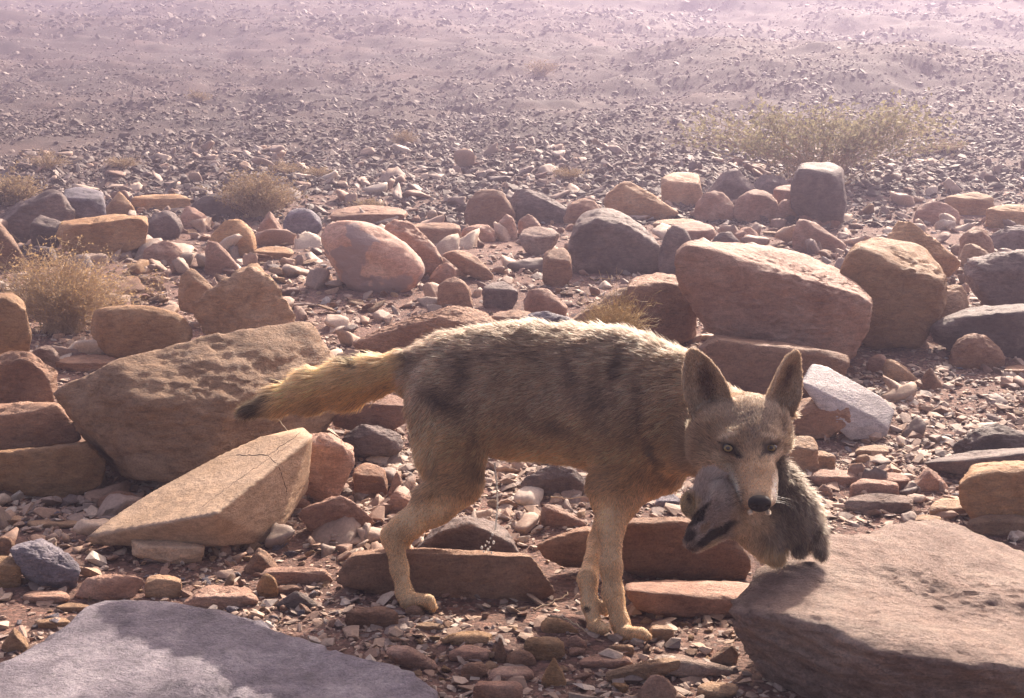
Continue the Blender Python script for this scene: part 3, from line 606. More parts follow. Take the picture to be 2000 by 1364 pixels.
def build_rubble():
    r = np.random.default_rng(31); protos = []
    for k in range(14):
        q = r.normal(size=(8, 3)); q /= np.linalg.norm(q, axis=1)[:, None]; q *= np.array([.5, r.uniform(.3, .48), r.uniform(.14, .38)]); protos.append(rock_shape(q, 3, 60, 1.3, 700+k, facets=0))
    X, Y, S = field(2900, 2.1, 9.5, .035, .17, 12, 1.5, .95, 2.0)
    X2, Y2, S2 = field(1150, 5.2, 10.5, .10, .34, 13, 1.6, .9, .9); X3, Y3, S3 = field(640, 3.2, 6., .07, .2, 19, 1.6, .9, 1.2); X, Y, S = np.concatenate([X, X2, X3]), np.concatenate([Y, Y2, Y3]), np.concatenate([S, S2, S3])
    o = scatter('rubble', 'broken rubble lying between the bigger rocks', 'rubble', X, Y, S, protos, .2, 17, sink=.25)
    o.data.polygons.foreach_set('use_smooth', np.full(len(o.data.polygons), True))
def build_small_stones():
    r = np.random.default_rng(77); protos = {}
    zones = [  # label, group, category, px range of ground, count, size range, mats
        ('small angular stone in the gravel in front of the animal', 'small stones in front of the animal', (640, 1430, 1200, 1360), 60, (.02, .055), 'PPTBO'),
        ('small flat stone on the ground at the lower left, around the pitted and layered rocks', 'small stones at the lower left', (0, 620, 985, 1230), 60, (.02, .06), 'PTTGP'),
        ('small stone around the long low stone and the legs', 'small stones around the legs', (560, 1180, 900, 1190), 32, (.02, .055), 'PBTB'),
        ('small stone in the gravel field right of the head', 'small stones right of the head', (1560, 2000, 700, 1000), 50, (.02, .06), 'PTTWBG'),
        ('small stone in the gully behind the animal', 'small stones in the gully', (560, 1400, 400, 640), 60, (.04, .17), 'PTWBP'),
        ('small stone among the boulders in the left part of the belt', 'small stones in the left belt', (0, 560, 390, 620), 60, (.06, .22), 'OBTP'),
        ('small stone among the boulders on the right', 'small stones in the right belt', (1400, 2000, 360, 640), 60, (.05, .20), 'PTBWO')]
    tot = 0
    for label, group, (x0, x1, y0, y1), n, (s0, s1), mats in zones:
        protos = []
        for m in dict.fromkeys(mats):
            for k in range(4):
                tot += 1; q = r.normal(size=(8, 3)); q /= np.linalg.norm(q, axis=1)[:, None]; q *= np.array([.5, r.uniform(.28, .45), r.uniform(.10, .28)])
                V, F_ = rock_shape(q, 3, 40, 1.3, 900+tot, facets=0); protos.append((m, V, F_, None))
        me = {}; bpy.context.view_layer.update(); dg = bpy.context.evaluated_depsgraph_get()
        for i in range(n):
            for _try in range(12):
                px, py = r.uniform(x0, x1), r.uniform(y0, y1); D = hit(px, py); q = P(px, py, D); x = q[0]
                o0 = Vector((0, 0, CAMZ)); dv = Vector(q)-o0; ok, loc, *_r = scn.ray_cast(dg, o0, dv.normalized())
                if not ok or (loc-o0).length > dv.length-.03: break
            else: continue
            k = int(r.integers(len(protos))); s = s0*(1-r.uniform()*(1-(s0/s1)**1.3))**(-1/1.3)
            m, V, F_, _ = protos[k]
            if k not in me:
                o = mesh_np('small_stone', V, F_, M[m], loc=None); me[k] = o
            else: o = me[k].copy(); COL.objects.link(o)
            z = float(gz(x, D)[0]); o.location = (x, D, z+s*.10); o.scale = (s, s, s*r.uniform(.8, 1.3))
            o.rotation_euler = (r.normal()*.25, r.normal()*.25+.05, r.uniform(0, 6.28))
            tag(o, stone_label(px, py, m, (s-s0)/(s1-s0)), 'stone', group)
LAB = {}
def stone_label(px, py, m, q):
    col = {'P': 'pink', 'T': 'tan', 'B': 'brown', 'O': 'ochre', 'G': 'grey', 'W': 'pale grey'}[m]; size = 'tiny' if q < .12 else 'small' if q < .45 else 'fist-sized'
    best = sorted(REG, key=lambda t: (t[0]-px)**2+(t[1]-py)**2*2.5)[0]; dx, dy = px-best[0], py-best[1]
    rel = ('right of' if dx > 0 else 'left of') if abs(dx) > abs(dy)*1.5 else ('in front of' if dy > 0 else 'behind')
    ref = best[2]; lead = '%s %s stone %s the ' % (size, col, rel)
    if len((lead+ref).split()) > 14:
        for w in (' with ', ', ', ' in the ', ' cut by ', ' lying ', ' leaning ', ' behind ', ' below ', ' beside ', ' at the ', ' on the ', ' between ', ' right of ', ' left of ', ' above '):
            if w in ref and len(ref.split(w)[0].split()) >= 3: ref = ref.split(w)[0]; break
        ref = ' '.join(ref.split()[:9])
    lab = lead+ref; k = LAB.get(lab, 0); LAB[lab] = k+1
    return lab if not k else ['second ', 'third ', 'fourth ', 'fifth ', 'sixth '][min(k-1, 4)]+lab
build_gravel(); build_rubble()
# ------------------------------------------------------------------ plants
M['twig'] = plain('dry_twig', (.46, .34, .23), .8); M['straw'] = plain('dry_straw', (.60, .44, .22), .6, trans=.35)
M['leaf'] = plain('dry_leaf', (.50, .345, .18), .7, trans=.4); M['green'] = plain('dull_green_leaf', (.32, .29, .18), .7, trans=.35)
M['olive'] = plain('olive_scrub', (.30, .22, .13), .8, trans=.3)
def shrub(name, label, cat, x, y, rx, h, nst, nlf, mt, ml, seed, lean=.7, rad=.0012, leaf=.006, ry=None, group=None, trunk=0., up=.6, flat=False):
    r = np.random.default_rng(seed); z = float(gz(x, y)[0]); root = empty(name, (x, y, z)); tag(root, label, cat, group); ry = ry or rx
    ov = np.where((r.uniform(size=nst) < .10) & (not flat), 1.35, 1.)[:, None]; m = 8; paths = np.zeros((nst, m, 3)); base = r.normal(0, .10, (nst, 2))*[rx, ry]
    th = r.uniform(0, 6.28, nst); rr = np.sqrt(r.uniform(0, 1, nst))
    tip = np.stack([np.cos(th)*rr*rx, np.sin(th)*rr*ry, h*(np.sqrt(np.maximum(0, 1-rr**2*.8)) if not flat else .5+.5*np.sqrt(1-rr**2*.98))*r.uniform(.65, 1.05, nst)], 1)*ov
    t = np.linspace(0, 1, m)
    for k in range(m):
        paths[:, k, :2] = base*(1-t[k])+tip[:, :2]*t[k]**(1.0+lean*.3); paths[:, k, 2] = tip[:, 2]*t[k]**(up+.2)
    paths[:, 1:] += np.cumsum(r.normal(0, .035*h, (nst, m-1, 3)), 1)*.6
    # side twigs
    src = r.integers(0, nst, nst*2); kk = r.integers(3, m-1, nst*2); st = paths[src, kk]
    d = r.normal(size=(nst*2, 3)); d[:, 2] = abs(d[:, 2])*.6; d /= np.linalg.norm(d, axis=1)[:, None]; L = r.uniform(.12, .4, nst*2)[:, None]*h
    side = np.stack([st+d*L*q+r.normal(0, .02*h, (nst*2, 3))*(q > 0) for q in np.linspace(0, 1, 5)], 1)
    R1 = np.linspace(1, .35, m)[None, :]*r.uniform(.7, 1.5, (nst, 1))*rad
    v1, f1 = tubes(paths, R1, 3); v2, f2 = tubes(side, np.full((nst*2, 5), rad*.55), 3); V, F_ = join([(v1, f1), (v2, f2)])
    V = V+np.array([x, y, z]); mesh_np('stems', V, F_, mt, parent=root)
    if trunk:
        q = np.zeros((3, 7, 3)); 
        for i in range(3):
            q[i, :, 2] = np.linspace(-.05, h*.7, 7); q[i, :, 0] = np.linspace(0, (i-1)*rx*.35+.05, 7)+r.normal(0, .02*rx, 7); q[i, :, 1] = r.normal(0, .02*rx, 7)
        v, f = tubes(q, np.linspace(1, .4, 7)[None]*trunk, 6); mesh_np('trunk', v+np.array([x, y, z]), f, M['twig'], parent=root)
    if nlf:
        allp = np.concatenate([paths[:, (5 if flat else 3):].reshape(-1, 3), side[:, 1:].reshape(-1, 3)]); c = allp[r.integers(0, len(allp), nlf)]+r.normal(0, leaf*1.3, (nlf, 3))
        a = r.normal(size=(nlf, 3)); a /= np.linalg.norm(a, axis=1)[:, None]; b = np.cross(a, r.normal(size=(nlf, 3))); b /= np.linalg.norm(b, axis=1)[:, None]+1e-9
        s = r.uniform(.5, 1.2, (nlf, 1))*leaf; V = np.stack([c-a*s, c+b*s*.45, c+a*s, c-b*s*.45], 1).reshape(-1, 3)+np.array([x, y, z])
        mesh_np('foliage', V, np.arange(nlf*4).reshape(-1, 4), ml, parent=root, smooth_=False)
    return root
def build_plants():
    def at(px, py): D = hit(px, py); return P(px, py, D)[0], D, D/FPX
    x, y, m = at(125, 650); shrub('dry_bush', 'tangled straw-coloured dry bush at the left edge behind the dome rock', 'bush', x, y, 165*m, 165*m, 560, 7000, M['twig'], M['leaf'], 1, rad=.0011, leaf=.0055, ry=110*m)
    x, y, m = at(1198, 725); shrub('straw_tuft', 'golden straw tuft just above the back of the animal', 'grass tuft', x, y, 78*m, 150*m, 420, 0, M['straw'], None, 2, rad=.0010, up=.5, ry=50*m)
    x, y, m = at(315, 590); shrub('thin_weed', 'few bare upright stalks right of the dry bush', 'weed', x, y, 40*m, 75*m, 7, 60, M['twig'], M['leaf'], 3, rad=.0014, leaf=.006)
    x, y, m = at(505, 425); shrub('olive_scrub', 'faint olive scrub behind the orange round rock', 'bush', x, y, 85*m, 90*m, 260, 5200, M['twig'], M['olive'], 4, rad=.002, leaf=.011)
    x, y, m = at(25, 400); shrub('olive_scrub', 'brownish scrub at the left edge behind the stone belt', 'bush', x, y, 62*m, 55*m, 160, 2600, M['twig'], M['olive'], 5, rad=.0025, leaf=.014)
    x, y, m = at(1640, 385); shrub('green_acacia', 'wide dull green thorn bush on the slope behind the stone belt', 'bush', x, y+.6, 350*m, 165*m, 120, 4200, M['twig'], M['green'], 6, rad=.004, leaf=.024, ry=130*m, trunk=.02, flat=True)
    hill = [(790, 285, 34, 30), (1105, 350, 45, 25), (390, 200, 26, 20), (1055, 150, 40, 30), (90, 330, 50, 34), (240, 330, 40, 24), (620, 345, 40, 20), (720, 410, 40, 22), (1850, 300, 44, 26), (560, 340, 40, 24)]
    where = ['above the middle of the frame', 'above the animal\'s shoulders', 'in the upper left', 'near the top edge in the centre', 'above the grey-topped rock', 'left of the olive scrub', 'right of the olive scrub', 'just above the egg-shaped boulder', 'right of the green thorn bush', 'above the olive scrub']
    for i, (px, py, w, h) in enumerate(hill):
        x, y, m = at(px, py); shrub('desert_shrub', 'low faint dry shrub on the hazy hillside '+where[i], 'bush', x, y, w*m, h*m, 60, 900, M['twig'], M['olive'], 20+i, rad=.06*m*10, leaf=1.6*m*1.2, group='shrubs on the hazy hillside')
    def twig(label, pts, D, rad):
        q = np.array([[P(a, b, D+c) for a, b, c in pts]]); k = 14; t = np.linspace(0, 1, len(pts)); tt = np.linspace(0, 1, k)
        q2 = np.stack([np.interp(tt, t, q[0, :, j]) for j in range(3)], 1)+np.random.default_rng(int(pts[0][0])).normal(0, .0012, (k, 3))
        v, f = tubes(q2[None], np.linspace(1, .4, k)[None]*rad, 5); tag(mesh_np('dry_twig', v, f, M['twig'], loc=q2[0]), label, 'twig')
    twig('thin pale twig lying below the long low stone', [(1040, 1190, 0), (1080, 1178, .01), (1112, 1158, .03)], hit(1070, 1192)-.01, .0022)
    twig('forked dry twig on the pointed tan stone', [(1075, 1202, 0), (1110, 1212, .0), (1150, 1236, -.02)], hit(1110, 1236)-.01, .0024)
    twig('thin twig sticking up above the ramp slab', [(562, 842, 0), (545, 822, 0), (520, 804, 0)], 2.5, .0016)
    twig('curved thin twig on the shaded rock under the belly', [(1075, 970, 0), (1110, 976, 0), (1150, 968, 0)], 2.3, .002)
build_plants()
# ------------------------------------------------------------------ haze over the valley
def build_haze():
    bpy.ops.mesh.primitive_cube_add(size=1); o = bpy.context.object; o.name = 'haze'; o.data.name = 'haze'
    o.scale = (130, 112, 20.5); o.location = (0, 50, 8.25)
    m, n, l = nt('dusty_air'); out = n.new('ShaderNodeOutputMaterial'); v = n.new('ShaderNodeVolumePrincipled')
    v.inputs['Color'].default_value = (.78, .70, 1.0, 1); v.inputs['Density'].default_value = HAZE; v.inputs['Anisotropy'].default_value = .35
    l.new(v.outputs[0], out.inputs['Volume']); o.data.materials.append(m); tag(o, kind='stuff')
HAZE = .0105
build_haze()
# ------------------------------------------------------------------ implicit-surface animals
class Field:
    def __init__(s, xs, ys, zs): s.g = [np.asarray(a) for a in (xs, ys, zs)]; s.F = np.full([len(a) for a in s.g], .5, np.float32)
    def box(s, lo, hi):
        sl = []
        for a, l, h in zip(s.g, lo, hi):
            i = max(0, np.searchsorted(a, l)-1); j = min(len(a), np.searchsorted(a, h)+1); sl.append(slice(i, max(j, i+1)))
        return tuple(sl)
    def coords(s, sl): return s.g[0][sl[0]][:, None, None], s.g[1][sl[1]][None, :, None], s.g[2][sl[2]][None, None, :]
    def add(s, d, sl, k):
        a = s.F[sl]; h = np.maximum(k-abs(a-d), 0)/k; s.F[sl] = np.minimum(a, d)-h*h*k*.25
    def sub(s, d, sl, k):
        a = s.F[sl]; d = -d; h = np.maximum(k-abs(a-d), 0)/k; s.F[sl] = np.maximum(a, d)+h*h*k*.25
    def cone(s, a, ra, b, rb, k=.02, sy=1., neg=False):
        a = np.array(a, float); b = np.array(b, float); R = max(ra, rb)+k+.012
        m = np.array([R, R*max(sy, 1), R]); sl = s.box(np.minimum(a, b)-m, np.maximum(a, b)+m); x, y, z = s.coords(sl)
        A = a*[1, 1/sy, 1]; B = b*[1, 1/sy, 1]; d = B-A; L = d@d+1e-12; yy = y/sy
        t = np.clip(((x-A[0])*d[0]+(yy-A[1])*d[1]+(z-A[2])*d[2])/L, 0, 1); r = ra+(rb-ra)*t
        dist = np.sqrt((x-A[0]-t*d[0])**2+(yy-A[1]-t*d[1])**2+(z-A[2]-t*d[2])**2)-r
        (s.sub if neg else s.add)(dist.astype(np.float32), sl, k)
    def ell(s, c, r, k=.02, neg=False):
        c = np.array(c, float); r = np.array(r, float); m = r+k+.01; sl = s.box(c-m, c+m); x, y, z = s.coords(sl)
        q = np.sqrt(((x-c[0])/r[0])**2+((y-c[1])/r[1])**2+((z-c[2])/r[2])**2); d = (q-1)*min(r)*(.5+.5*np.minimum(q, 1))
        (s.sub if neg else s.add)(d.astype(np.float32), sl, k)
def nets(fd):
    F = fd.F; S = F < 0; xs, ys, zs = fd.g; g = fd.g
    c = sum(S[i:S.shape[0]-1+i, j:S.shape[1]-1+j, k:S.shape[2]-1+k].astype(np.int8) for i in (0, 1) for j in (0, 1) for k in (0, 1))
    act = np.argwhere((c > 0) & (c < 8)); idm = np.full(c.shape, -1, np.int32); idm[tuple(act.T)] = np.arange(len(act))
    acc = np.zeros((len(act), 3)); cnt = np.zeros(len(act)); i, j, k = act.T
    for ax in range(3):
        o1, o2 = [a for a in range(3) if a != ax]
        for u in (0, 1):
            for v in (0, 1):
                a = act.copy(); a[:, o1] += u; a[:, o2] += v; b = a.copy(); b[:, ax] += 1
                fa = F[tuple(a.T)]; fb = F[tuple(b.T)]; m = (fa < 0) != (fb < 0); t = np.where(m, fa/np.where(m, fa-fb, 1), 0)
                p = np.stack([g[q][a[:, q]] for q in range(3)], 1); p[:, ax] += t*(g[ax][b[:, ax]]-g[ax][a[:, ax]])
                acc += p*m[:, None]; cnt += m
    V = acc/cnt[:, None]; Q = []
    for ax in range(3):
        b_, c_ = (ax+1) % 3, (ax+2) % 3
        lo = [slice(None)]*3; hi = [slice(None)]*3; lo[ax] = slice(0, -1); hi[ax] = slice(1, None)
        ch = S[tuple(lo)] != S[tuple(hi)]; e = np.argwhere(ch); ok = (e[:, b_] > 0) & (e[:, c_] > 0) & (e[:, b_] < S.shape[b_]-1) & (e[:, c_] < S.shape[c_]-1); e = e[ok]
        ins = S[tuple(e.T)]
        def cell(db, dc): q = e.copy(); q[:, b_] += db; q[:, c_] += dc; return idm[tuple(q.T)]
        q = np.stack([cell(-1, -1), cell(0, -1), cell(0, 0), cell(-1, 0)], 1); q[~ins] = q[~ins][:, ::-1]; Q.append(q)
    Q = np.concatenate(Q); return V, Q[(Q >= 0).all(1)]
def vnormals(V, Q):
    n = np.cross(V[Q[:, 2]]-V[Q[:, 0]], V[Q[:, 3]]-V[Q[:, 1]]); N = np.zeros_like(V)
    for c in range(4):
        for a in range(3): N[:, a] += np.bincount(Q[:, c], n[:, a], len(V))
    return N/(np.linalg.norm(N, axis=1)[:, None]+1e-12)
def mm(px, D): return px*D/FPX/(CP)          # pixels to metres at a distance
def C(px, py, D): return P(px, py, D)
def lin(c): return np.array(c, float)
def fur(name, V, Q, N, count, dens, length, flow, colour, parent, seed=0, lift=.45, rad=.00032, curl=.25, clump=.0):
    r = np.random.default_rng(seed); T = np.concatenate([Q[:, [0, 1, 2]], Q[:, [0, 2, 3]]])
    a, b, c = V[T[:, 0]], V[T[:, 1]], V[T[:, 2]]; cen = (a+b+c)/3; ar = np.linalg.norm(np.cross(b-a, c-a), axis=1)*dens(cen, (N[T[:, 0]]))
    ar = np.maximum(ar, 0); pr = ar/ar.sum(); f = r.choice(len(T), count, p=pr); u = np.sqrt(r.uniform(size=(count, 1))); v = r.uniform(size=(count, 1))
    Pt = a[f]*(1-u)+b[f]*u*(1-v)+c[f]*u*v; Nn = N[T[f, 0]]*(1-u)+N[T[f, 1]]*u*(1-v)+N[T[f, 2]]*u*v; Nn /= np.linalg.norm(Nn, axis=1)[:, None]+1e-9
    L = length(Pt, Nn)*r.uniform(.6, 1.15, count); G = flow(Pt, Nn); G = G-Nn*(G*Nn).sum(1)[:, None]; G /= np.linalg.norm(G, axis=1)[:, None]+1e-9
    cl = np.stack([fbm(Pt*55+s, 2) for s in (3, 31, 77)], 1); cl2 = np.stack([pnoise(Pt*190+s) for s in (5, 41, 97)], 1)
    G = G+cl*.24*(1+clump)*(np.where((Pt[:, 0] < -.2) & (Pt[:, 2] > .22), .25, 1.)[:, None] if name == 'fur' or name == 'long_hair' else 1)+cl2*.22+r.normal(0, curl*.5, (count, 3)); lf = lift*r.uniform(.6, 1.4, count)[:, None]
    K = 5; t = np.linspace(0, 1, K); pts = np.zeros((count, K, 3)); pts[:, 0] = Pt-Nn*.0006; cur = pts[:, 0].copy()
    for k in range(1, K):
        d = Nn*lf*(1.25-.9*t[k])+G*(.55+.5*t[k])+np.array([0, 0, -.10*t[k]]); d /= np.linalg.norm(d, axis=1)[:, None]; cur = cur+d*(L/(K-1))[:, None]; pts[:, k] = cur
    R = rad*(np.array([1, .95, .8, .55, .12])[None])*r.uniform(.7, 1.3, (count, 1)); root, tip = colour(Pt, Nn, r)
    col = root[:, None]*(1-t)[None, :, None]+tip[:, None]*t[None, :, None]; col = np.clip(col, .004, .95)
    hc = bpy.data.hair_curves.new(name); hc.add_curves([K]*count)
    hc.attributes['position'].data.foreach_set('vector', (pts-np.array(parent.location)).astype(np.float32).ravel())
    ra = hc.attributes.get('radius') or hc.attributes.new('radius', 'FLOAT', 'POINT'); ra.data.foreach_set('value', R.astype(np.float32).ravel())
    ca = hc.attributes.new('fcol', 'FLOAT_COLOR', 'POINT'); ca.data.foreach_set('color', np.concatenate([col, np.ones((count, K, 1))], 2).astype(np.float32).ravel())
    hc.materials.append(M['fur']); o = bpy.data.objects.new(name, hc); COL.objects.link(o); o.parent = parent; return o
def fur_mats():
    m, n, l = nt('fur'); out = n.new('ShaderNodeOutputMaterial'); at = n.new('ShaderNodeAttribute'); at.attribute_name = 'fcol'
    df = n.new('ShaderNodeBsdfDiffuse'); tr = n.new('ShaderNodeBsdfTranslucent'); 
    l.new(at.outputs['Color'], df.inputs[0]); l.new(at.outputs['Color'], tr.inputs[0]); m1 = n.new('ShaderNodeMixShader'); m1.inputs[0].default_value = .42; l.new(df.outputs[0], m1.inputs[1]); l.new(tr.outputs[0], m1.inputs[2])
    hp = n.new('ShaderNodeBsdfHairPrincipled'); hp.parametrization = 'COLOR'; l.new(at.outputs['Color'], hp.inputs['Color']); hp.inputs['Roughness'].default_value = .45; hp.inputs['Radial Roughness'].default_value = .7
    m2 = n.new('ShaderNodeMixShader'); m2.inputs[0].default_value = .38; l.new(m1.outputs[0], m2.inputs[1]); l.new(hp.outputs[0], m2.inputs[2]); l.new(m2.outputs[0], out.inputs[0]); M['fur'] = m
    m, n, l = nt('skin_under_fur'); out = n.new('ShaderNodeOutputMaterial'); bs = n.new('ShaderNodeBsdfPrincipled'); at = n.new('ShaderNodeAttribute'); at.attribute_name = 'fcol'
    l.new(at.outputs['Color'], bs.inputs['Base Color']); bs.inputs['Roughness'].default_value = .85; bs.inputs['Specular IOR Level'].default_value = .2; l.new(bs.outputs[0], out.inputs[0]); M['skin'] = m
fur_mats()
def blob(px, py, cx, cy, rx, ry, ang=0., soft=.5):
    a = math.radians(ang); dx, dy = px-cx, py-cy; u = (dx*math.cos(a)+dy*math.sin(a))/rx; v = (-dx*math.sin(a)+dy*math.cos(a))/ry
    return np.clip((1-np.sqrt(u*u+v*v))/soft, 0, 1)
def mixc(c, col, w): return c*(1-w[:, None])+np.array(col)*w[:, None]
# ------------------------------------------------------------------ the wolf-like animal
def coat(Pt, N=None):
    px, py = proj(Pt); n = fbm(Pt*28, 3); n2 = fbm(Pt*9+4, 2)
    px = px+n*14; py = py+n2*16
    c = np.tile([.62, .455, .275], (len(Pt), 1))
    c = mixc(c, [.60, .49, .38], smooth(880, 760, py)*smooth(760, 800, px)*.95)            # grizzled saddle
    c = mixc(c, [.50, .42, .33], blob(px, py, 1000, 640, 240, 34, -4, .6)*.8)
    c = mixc(c, [.54, .46, .37], blob(px, py, 1250, 670, 130, 60, 18, .8)*.8)
    c = mixc(c, [.50, .41, .31], blob(px, py, 1185, 790, 30, 100, 6, .8)*.8)
    for (cx, cy, rx, ry, an, w) in [(865, 775, 46, 30, 20, .9), (905, 735, 26, 60, 0, .6), (930, 870, 16, 90, 4, .4), (1130, 720, 26, 80, -8, .6), (1165, 780, 16, 80, 8, .5),
                                    (1222, 720, 16, 60, 14, .85), (1262, 790, 12, 90, -4, .6), (1285, 890, 12, 60, -18, .8), (1090, 830, 90, 22, 30, .45), (1005, 800, 30, 26, 0, .35),
                                    (1000, 690, 120, 26, -5, .45), (1230, 850, 50, 50, 0, .3)]:
        c = mixc(c, [.075, .055, .042], blob(px, py, cx, cy, rx*1.2, ry*1.1, an, .9)*min(1, w*1.1))
    c = mixc(c, [.86, .65, .36], blob(px, py, 1060, 905, 150, 32, 0, .8)*.6)
    leg = smooth(930, 990, py); c = mixc(c, [.80, .61, .39], leg*.9)
    c = mixc(c, [.84, .66, .43], blob(px, py, 830, 870, 60, 90, 0, .8)*.7)
    c = mixc(c, [.46, .36, .25], blob(px, py, 1090, 1190, 0, 0)*0) if False else c
    # tail
    tl = smooth(800, 770, px)*(py < 850); c = mixc(c, [.78, .54, .26], tl); up = np.clip((840-px)*.0-py+ (690+(790-px)*.33), -60, 60)
    c = mixc(c, [.90, .72, .44], tl*smooth(-45, -5, up)*.8); c = mixc(c, [.16, .095, .045], tl*smooth(0, 1, (py-(755+(700-px)*.18))/35)*smooth(700, 600, px)*.8)  # pale top edge: golden rim light painted into the tail colour
    c = mixc(c, [.02, .016, .014], np.maximum(blob(px, py, 808, 692, 32, 34, 0, .9)*.8, blob(px, py, 690, 700, 34, 15, -14, .6))*.95)
    c = mixc(c, [.04, .03, .02], tl*smooth(570, 495, px)*.93); c = mixc(c, [.05, .035, .02], blob(px, py, 611, 739, 8, 6, 0, .6))
    c = mixc(c, [.03, .025, .022], blob(px, py, 1150, 1190, 12, 8)*.9)
    return c*(1+.22*n[:, None])*np.array([1.06, .95, .88])
def headcol(Pt, c):
    px, py = proj(Pt); fr = smooth(1.815, 1.79, Pt[:, 1])*smooth(1318, 1326, px)*smooth(1010, 1004, py); n = fbm(Pt*60, 3); px = px+n*4; py = py+n*4
    h = np.tile([.27, .19, .125], (len(Pt), 1))
    h = mixc(h, [.15, .115, .095], blob(px, py, 1468, 805, 66, 58, 0, .8)*.8); h = mixc(h, [.09, .065, .055], blob(px, py, 1470, 800, 14, 66, 0, 1)*.9)
    h = mixc(h, [.36, .235, .14], blob(px, py, 1472, 930, 46, 62, 0, .6)*.9)
    h = mixc(h, [.44, .34, .24], np.maximum(blob(px, py, 1400, 905, 36, 26, 20), blob(px, py, 1520, 892, 20, 24))*.8)
    h = mixc(h, [.50, .42, .32], np.maximum(blob(px, py, 1425, 852, 24, 8, -15), blob(px, py, 1500, 852, 24, 8, 15))*.6)
    h = mixc(h, [.025, .018, .015], np.maximum(blob(px, py, 1437, 887, 26, 8, 30, .7), blob(px, py, 1495, 886, 24, 8, -28, .7))*1.)
    h = mixc(h, [.03, .022, .018], np.maximum(blob(px, py, 1423, 876, 27, 18, 14, .6), blob(px, py, 1505, 875, 25, 18, -14, .6))*.95)
    h = mixc(h, [.03, .022, .018], np.maximum(blob(px, py, 1408, 866, 10, 4, 30, .8), blob(px, py, 1519, 866, 9, 4, -30, .8))*.8)
    h = mixc(h, [.70, .62, .52], np.maximum(blob(px, py, 1436, 955, 13, 46, -15, .9), blob(px, py, 1513, 955, 10, 46, 4, .9))*.9); h = mixc(h, [.62, .55, .46], blob(px, py, 1486, 1006, 40, 14, 0, .8)*.85)
    h = h*1.8
    # ears
    er = smooth(822, 785, py); h = mixc(h, [.55, .41, .29], er*.9)
    h = mixc(h, [.17, .10, .08], np.maximum(blob(px, py, 1380, 750, 24, 58, -8, .7), blob(px, py, 1540, 738, 14, 36, 22, .7))*.9)
    return c*(1-fr[:, None])+h*fr[:, None], fr
D0 = {}
def build_wolf():
    DR, DM, DS, DH = 1.98, 1.95, 1.90, 1.76    # rump, middle, shoulder, head distances
    xs = np.concatenate([np.arange(-.56, .27, .004), np.arange(.27, .50, .0022)]); ys = np.concatenate([np.arange(1.50, 1.90, .0026), np.arange(1.90, 2.16, .004)]); zs = np.concatenate([np.arange(-.02, .22, .0032), np.arange(.22, .62, .0026)])
    f = Field(xs, ys, zs)
    def cn(a, b, k=.03, sy=1.):                # a,b = (px,py,D,radius px)
        f.cone(C(*a[:3]), mm(a[3], a[2]), C(*b[:3]), mm(b[3], b[2]), k, sy)
    # trunk
    cn((838, 738, DR, 55), (900, 755, DR-.01, 92), .03, .72); cn((900, 755, DR-.01, 92), (1000, 768, DM, 118), .03, .64)
    cn((1000, 768, DM, 118), (1110, 768, DM-.01, 119), .03, .62); cn((1110, 768, DM-.01, 119), (1200, 782, DS, 122), .03, .60)
    cn((1200, 782, DS, 122), (1262, 802, DS-.02, 112), .03, .62); cn((1262, 802, DS-.02, 112), (1335, 808, DS-.02, 86), .03, .66)
    cn((1040, 790, DM, 94), (1180, 810, DS, 100), .03, .6)
    cn((1335, 808, DS-.03, 84), (1440, 828, DH+.03, 58), .03, .8); cn((1180, 700, DS, 42), (1330, 745, DS-.03, 46), .03, .6)
    cn((1290, 850, DS-.03, 66), (1400, 880, DH+.03, 46), .04, .8)
    cn((880, 700, DR, 34), (1040, 680, DM, 36), .03, 1.)
    # hind legs
    for (dx, dD, s) in ((0, -.055, 1.), (8, .055, .95)):
        D = DR+dD
        cn((872, 790, D, 74*s), (882, 880, D-.02, 58*s), .035, .55); cn((882, 880, D-.02, 58*s), (893, 945, D-.03, 44*s), .03, .6)
        k1 = (893, 945, D-.03, 42*s); k2 = (850, 985, D-.04, 38*s); k3 = (790+dx, 1030, D-.06, 25*s); hk = (769+dx, 1052, D-.06, 20*s)
        cn(k1, k2, .02, .75); cn(k2, k3, .02, .8); cn(k3, hk, .015, .85); cn((758+dx, 1040, D-.06, 10), (790+dx, 1020, D-.06, 12), .015)
        if dD < 0:
            g = hit(800, 1192)
            cn(hk, (780, 1110, D-.07, 16), .015, .85); cn((780, 1110, D-.07, 16), (790, 1158, g+.02, 14.5), .012, .9); cn((790, 1158, g+.02, 15), (798, 1176, g+.01, 17), .012, 1.)
            for q, w in enumerate((-16, -5, 6, 16)):
                cn((800, 1172, g+.01+w*.0004, 12), (832+q*2, 1176+(-w)*.25, g-.005-w*.0009, 10), .006); cn((832+q*2, 1176-w*.25, g-.005-w*.0009, 9.5), (843+q*1.5, 1190-w*.3, g-.008-w*.0009, 7), .005)
        else:
            cn(hk, (790, 1092, D-.07, 15), .015, .85); cn((790, 1092, D-.07, 14), (806, 1100, D-.08, 12), .01)
    # front legs
    g = hit(1215, 1250); D = DS-.055
    cn((1225, 830, D+.01, 66), (1207, 930, D, 46), .035, .55); cn((1207, 930, D, 46), (1205, 968, D-.01, 42), .02, .7); cn((1168, 955, D, 15), (1180, 975, D, 18), .02)
    cn((1205, 968, D-.01, 41), (1193, 1025, D-.03, 27), .02, .8); cn((1193, 1025, D-.03, 25), (1193, 1105, g+.055, 19), .015, .9)
    cn((1193, 1105, g+.055, 19.5), (1197, 1160, g+.04, 18.5), .015, .9); cn((1197, 1160, g+.04, 21), (1211, 1215, g+.02, 15), .012, .95); cn((1211, 1215, g+.02, 17), (1219, 1240, g+.008, 18), .012)
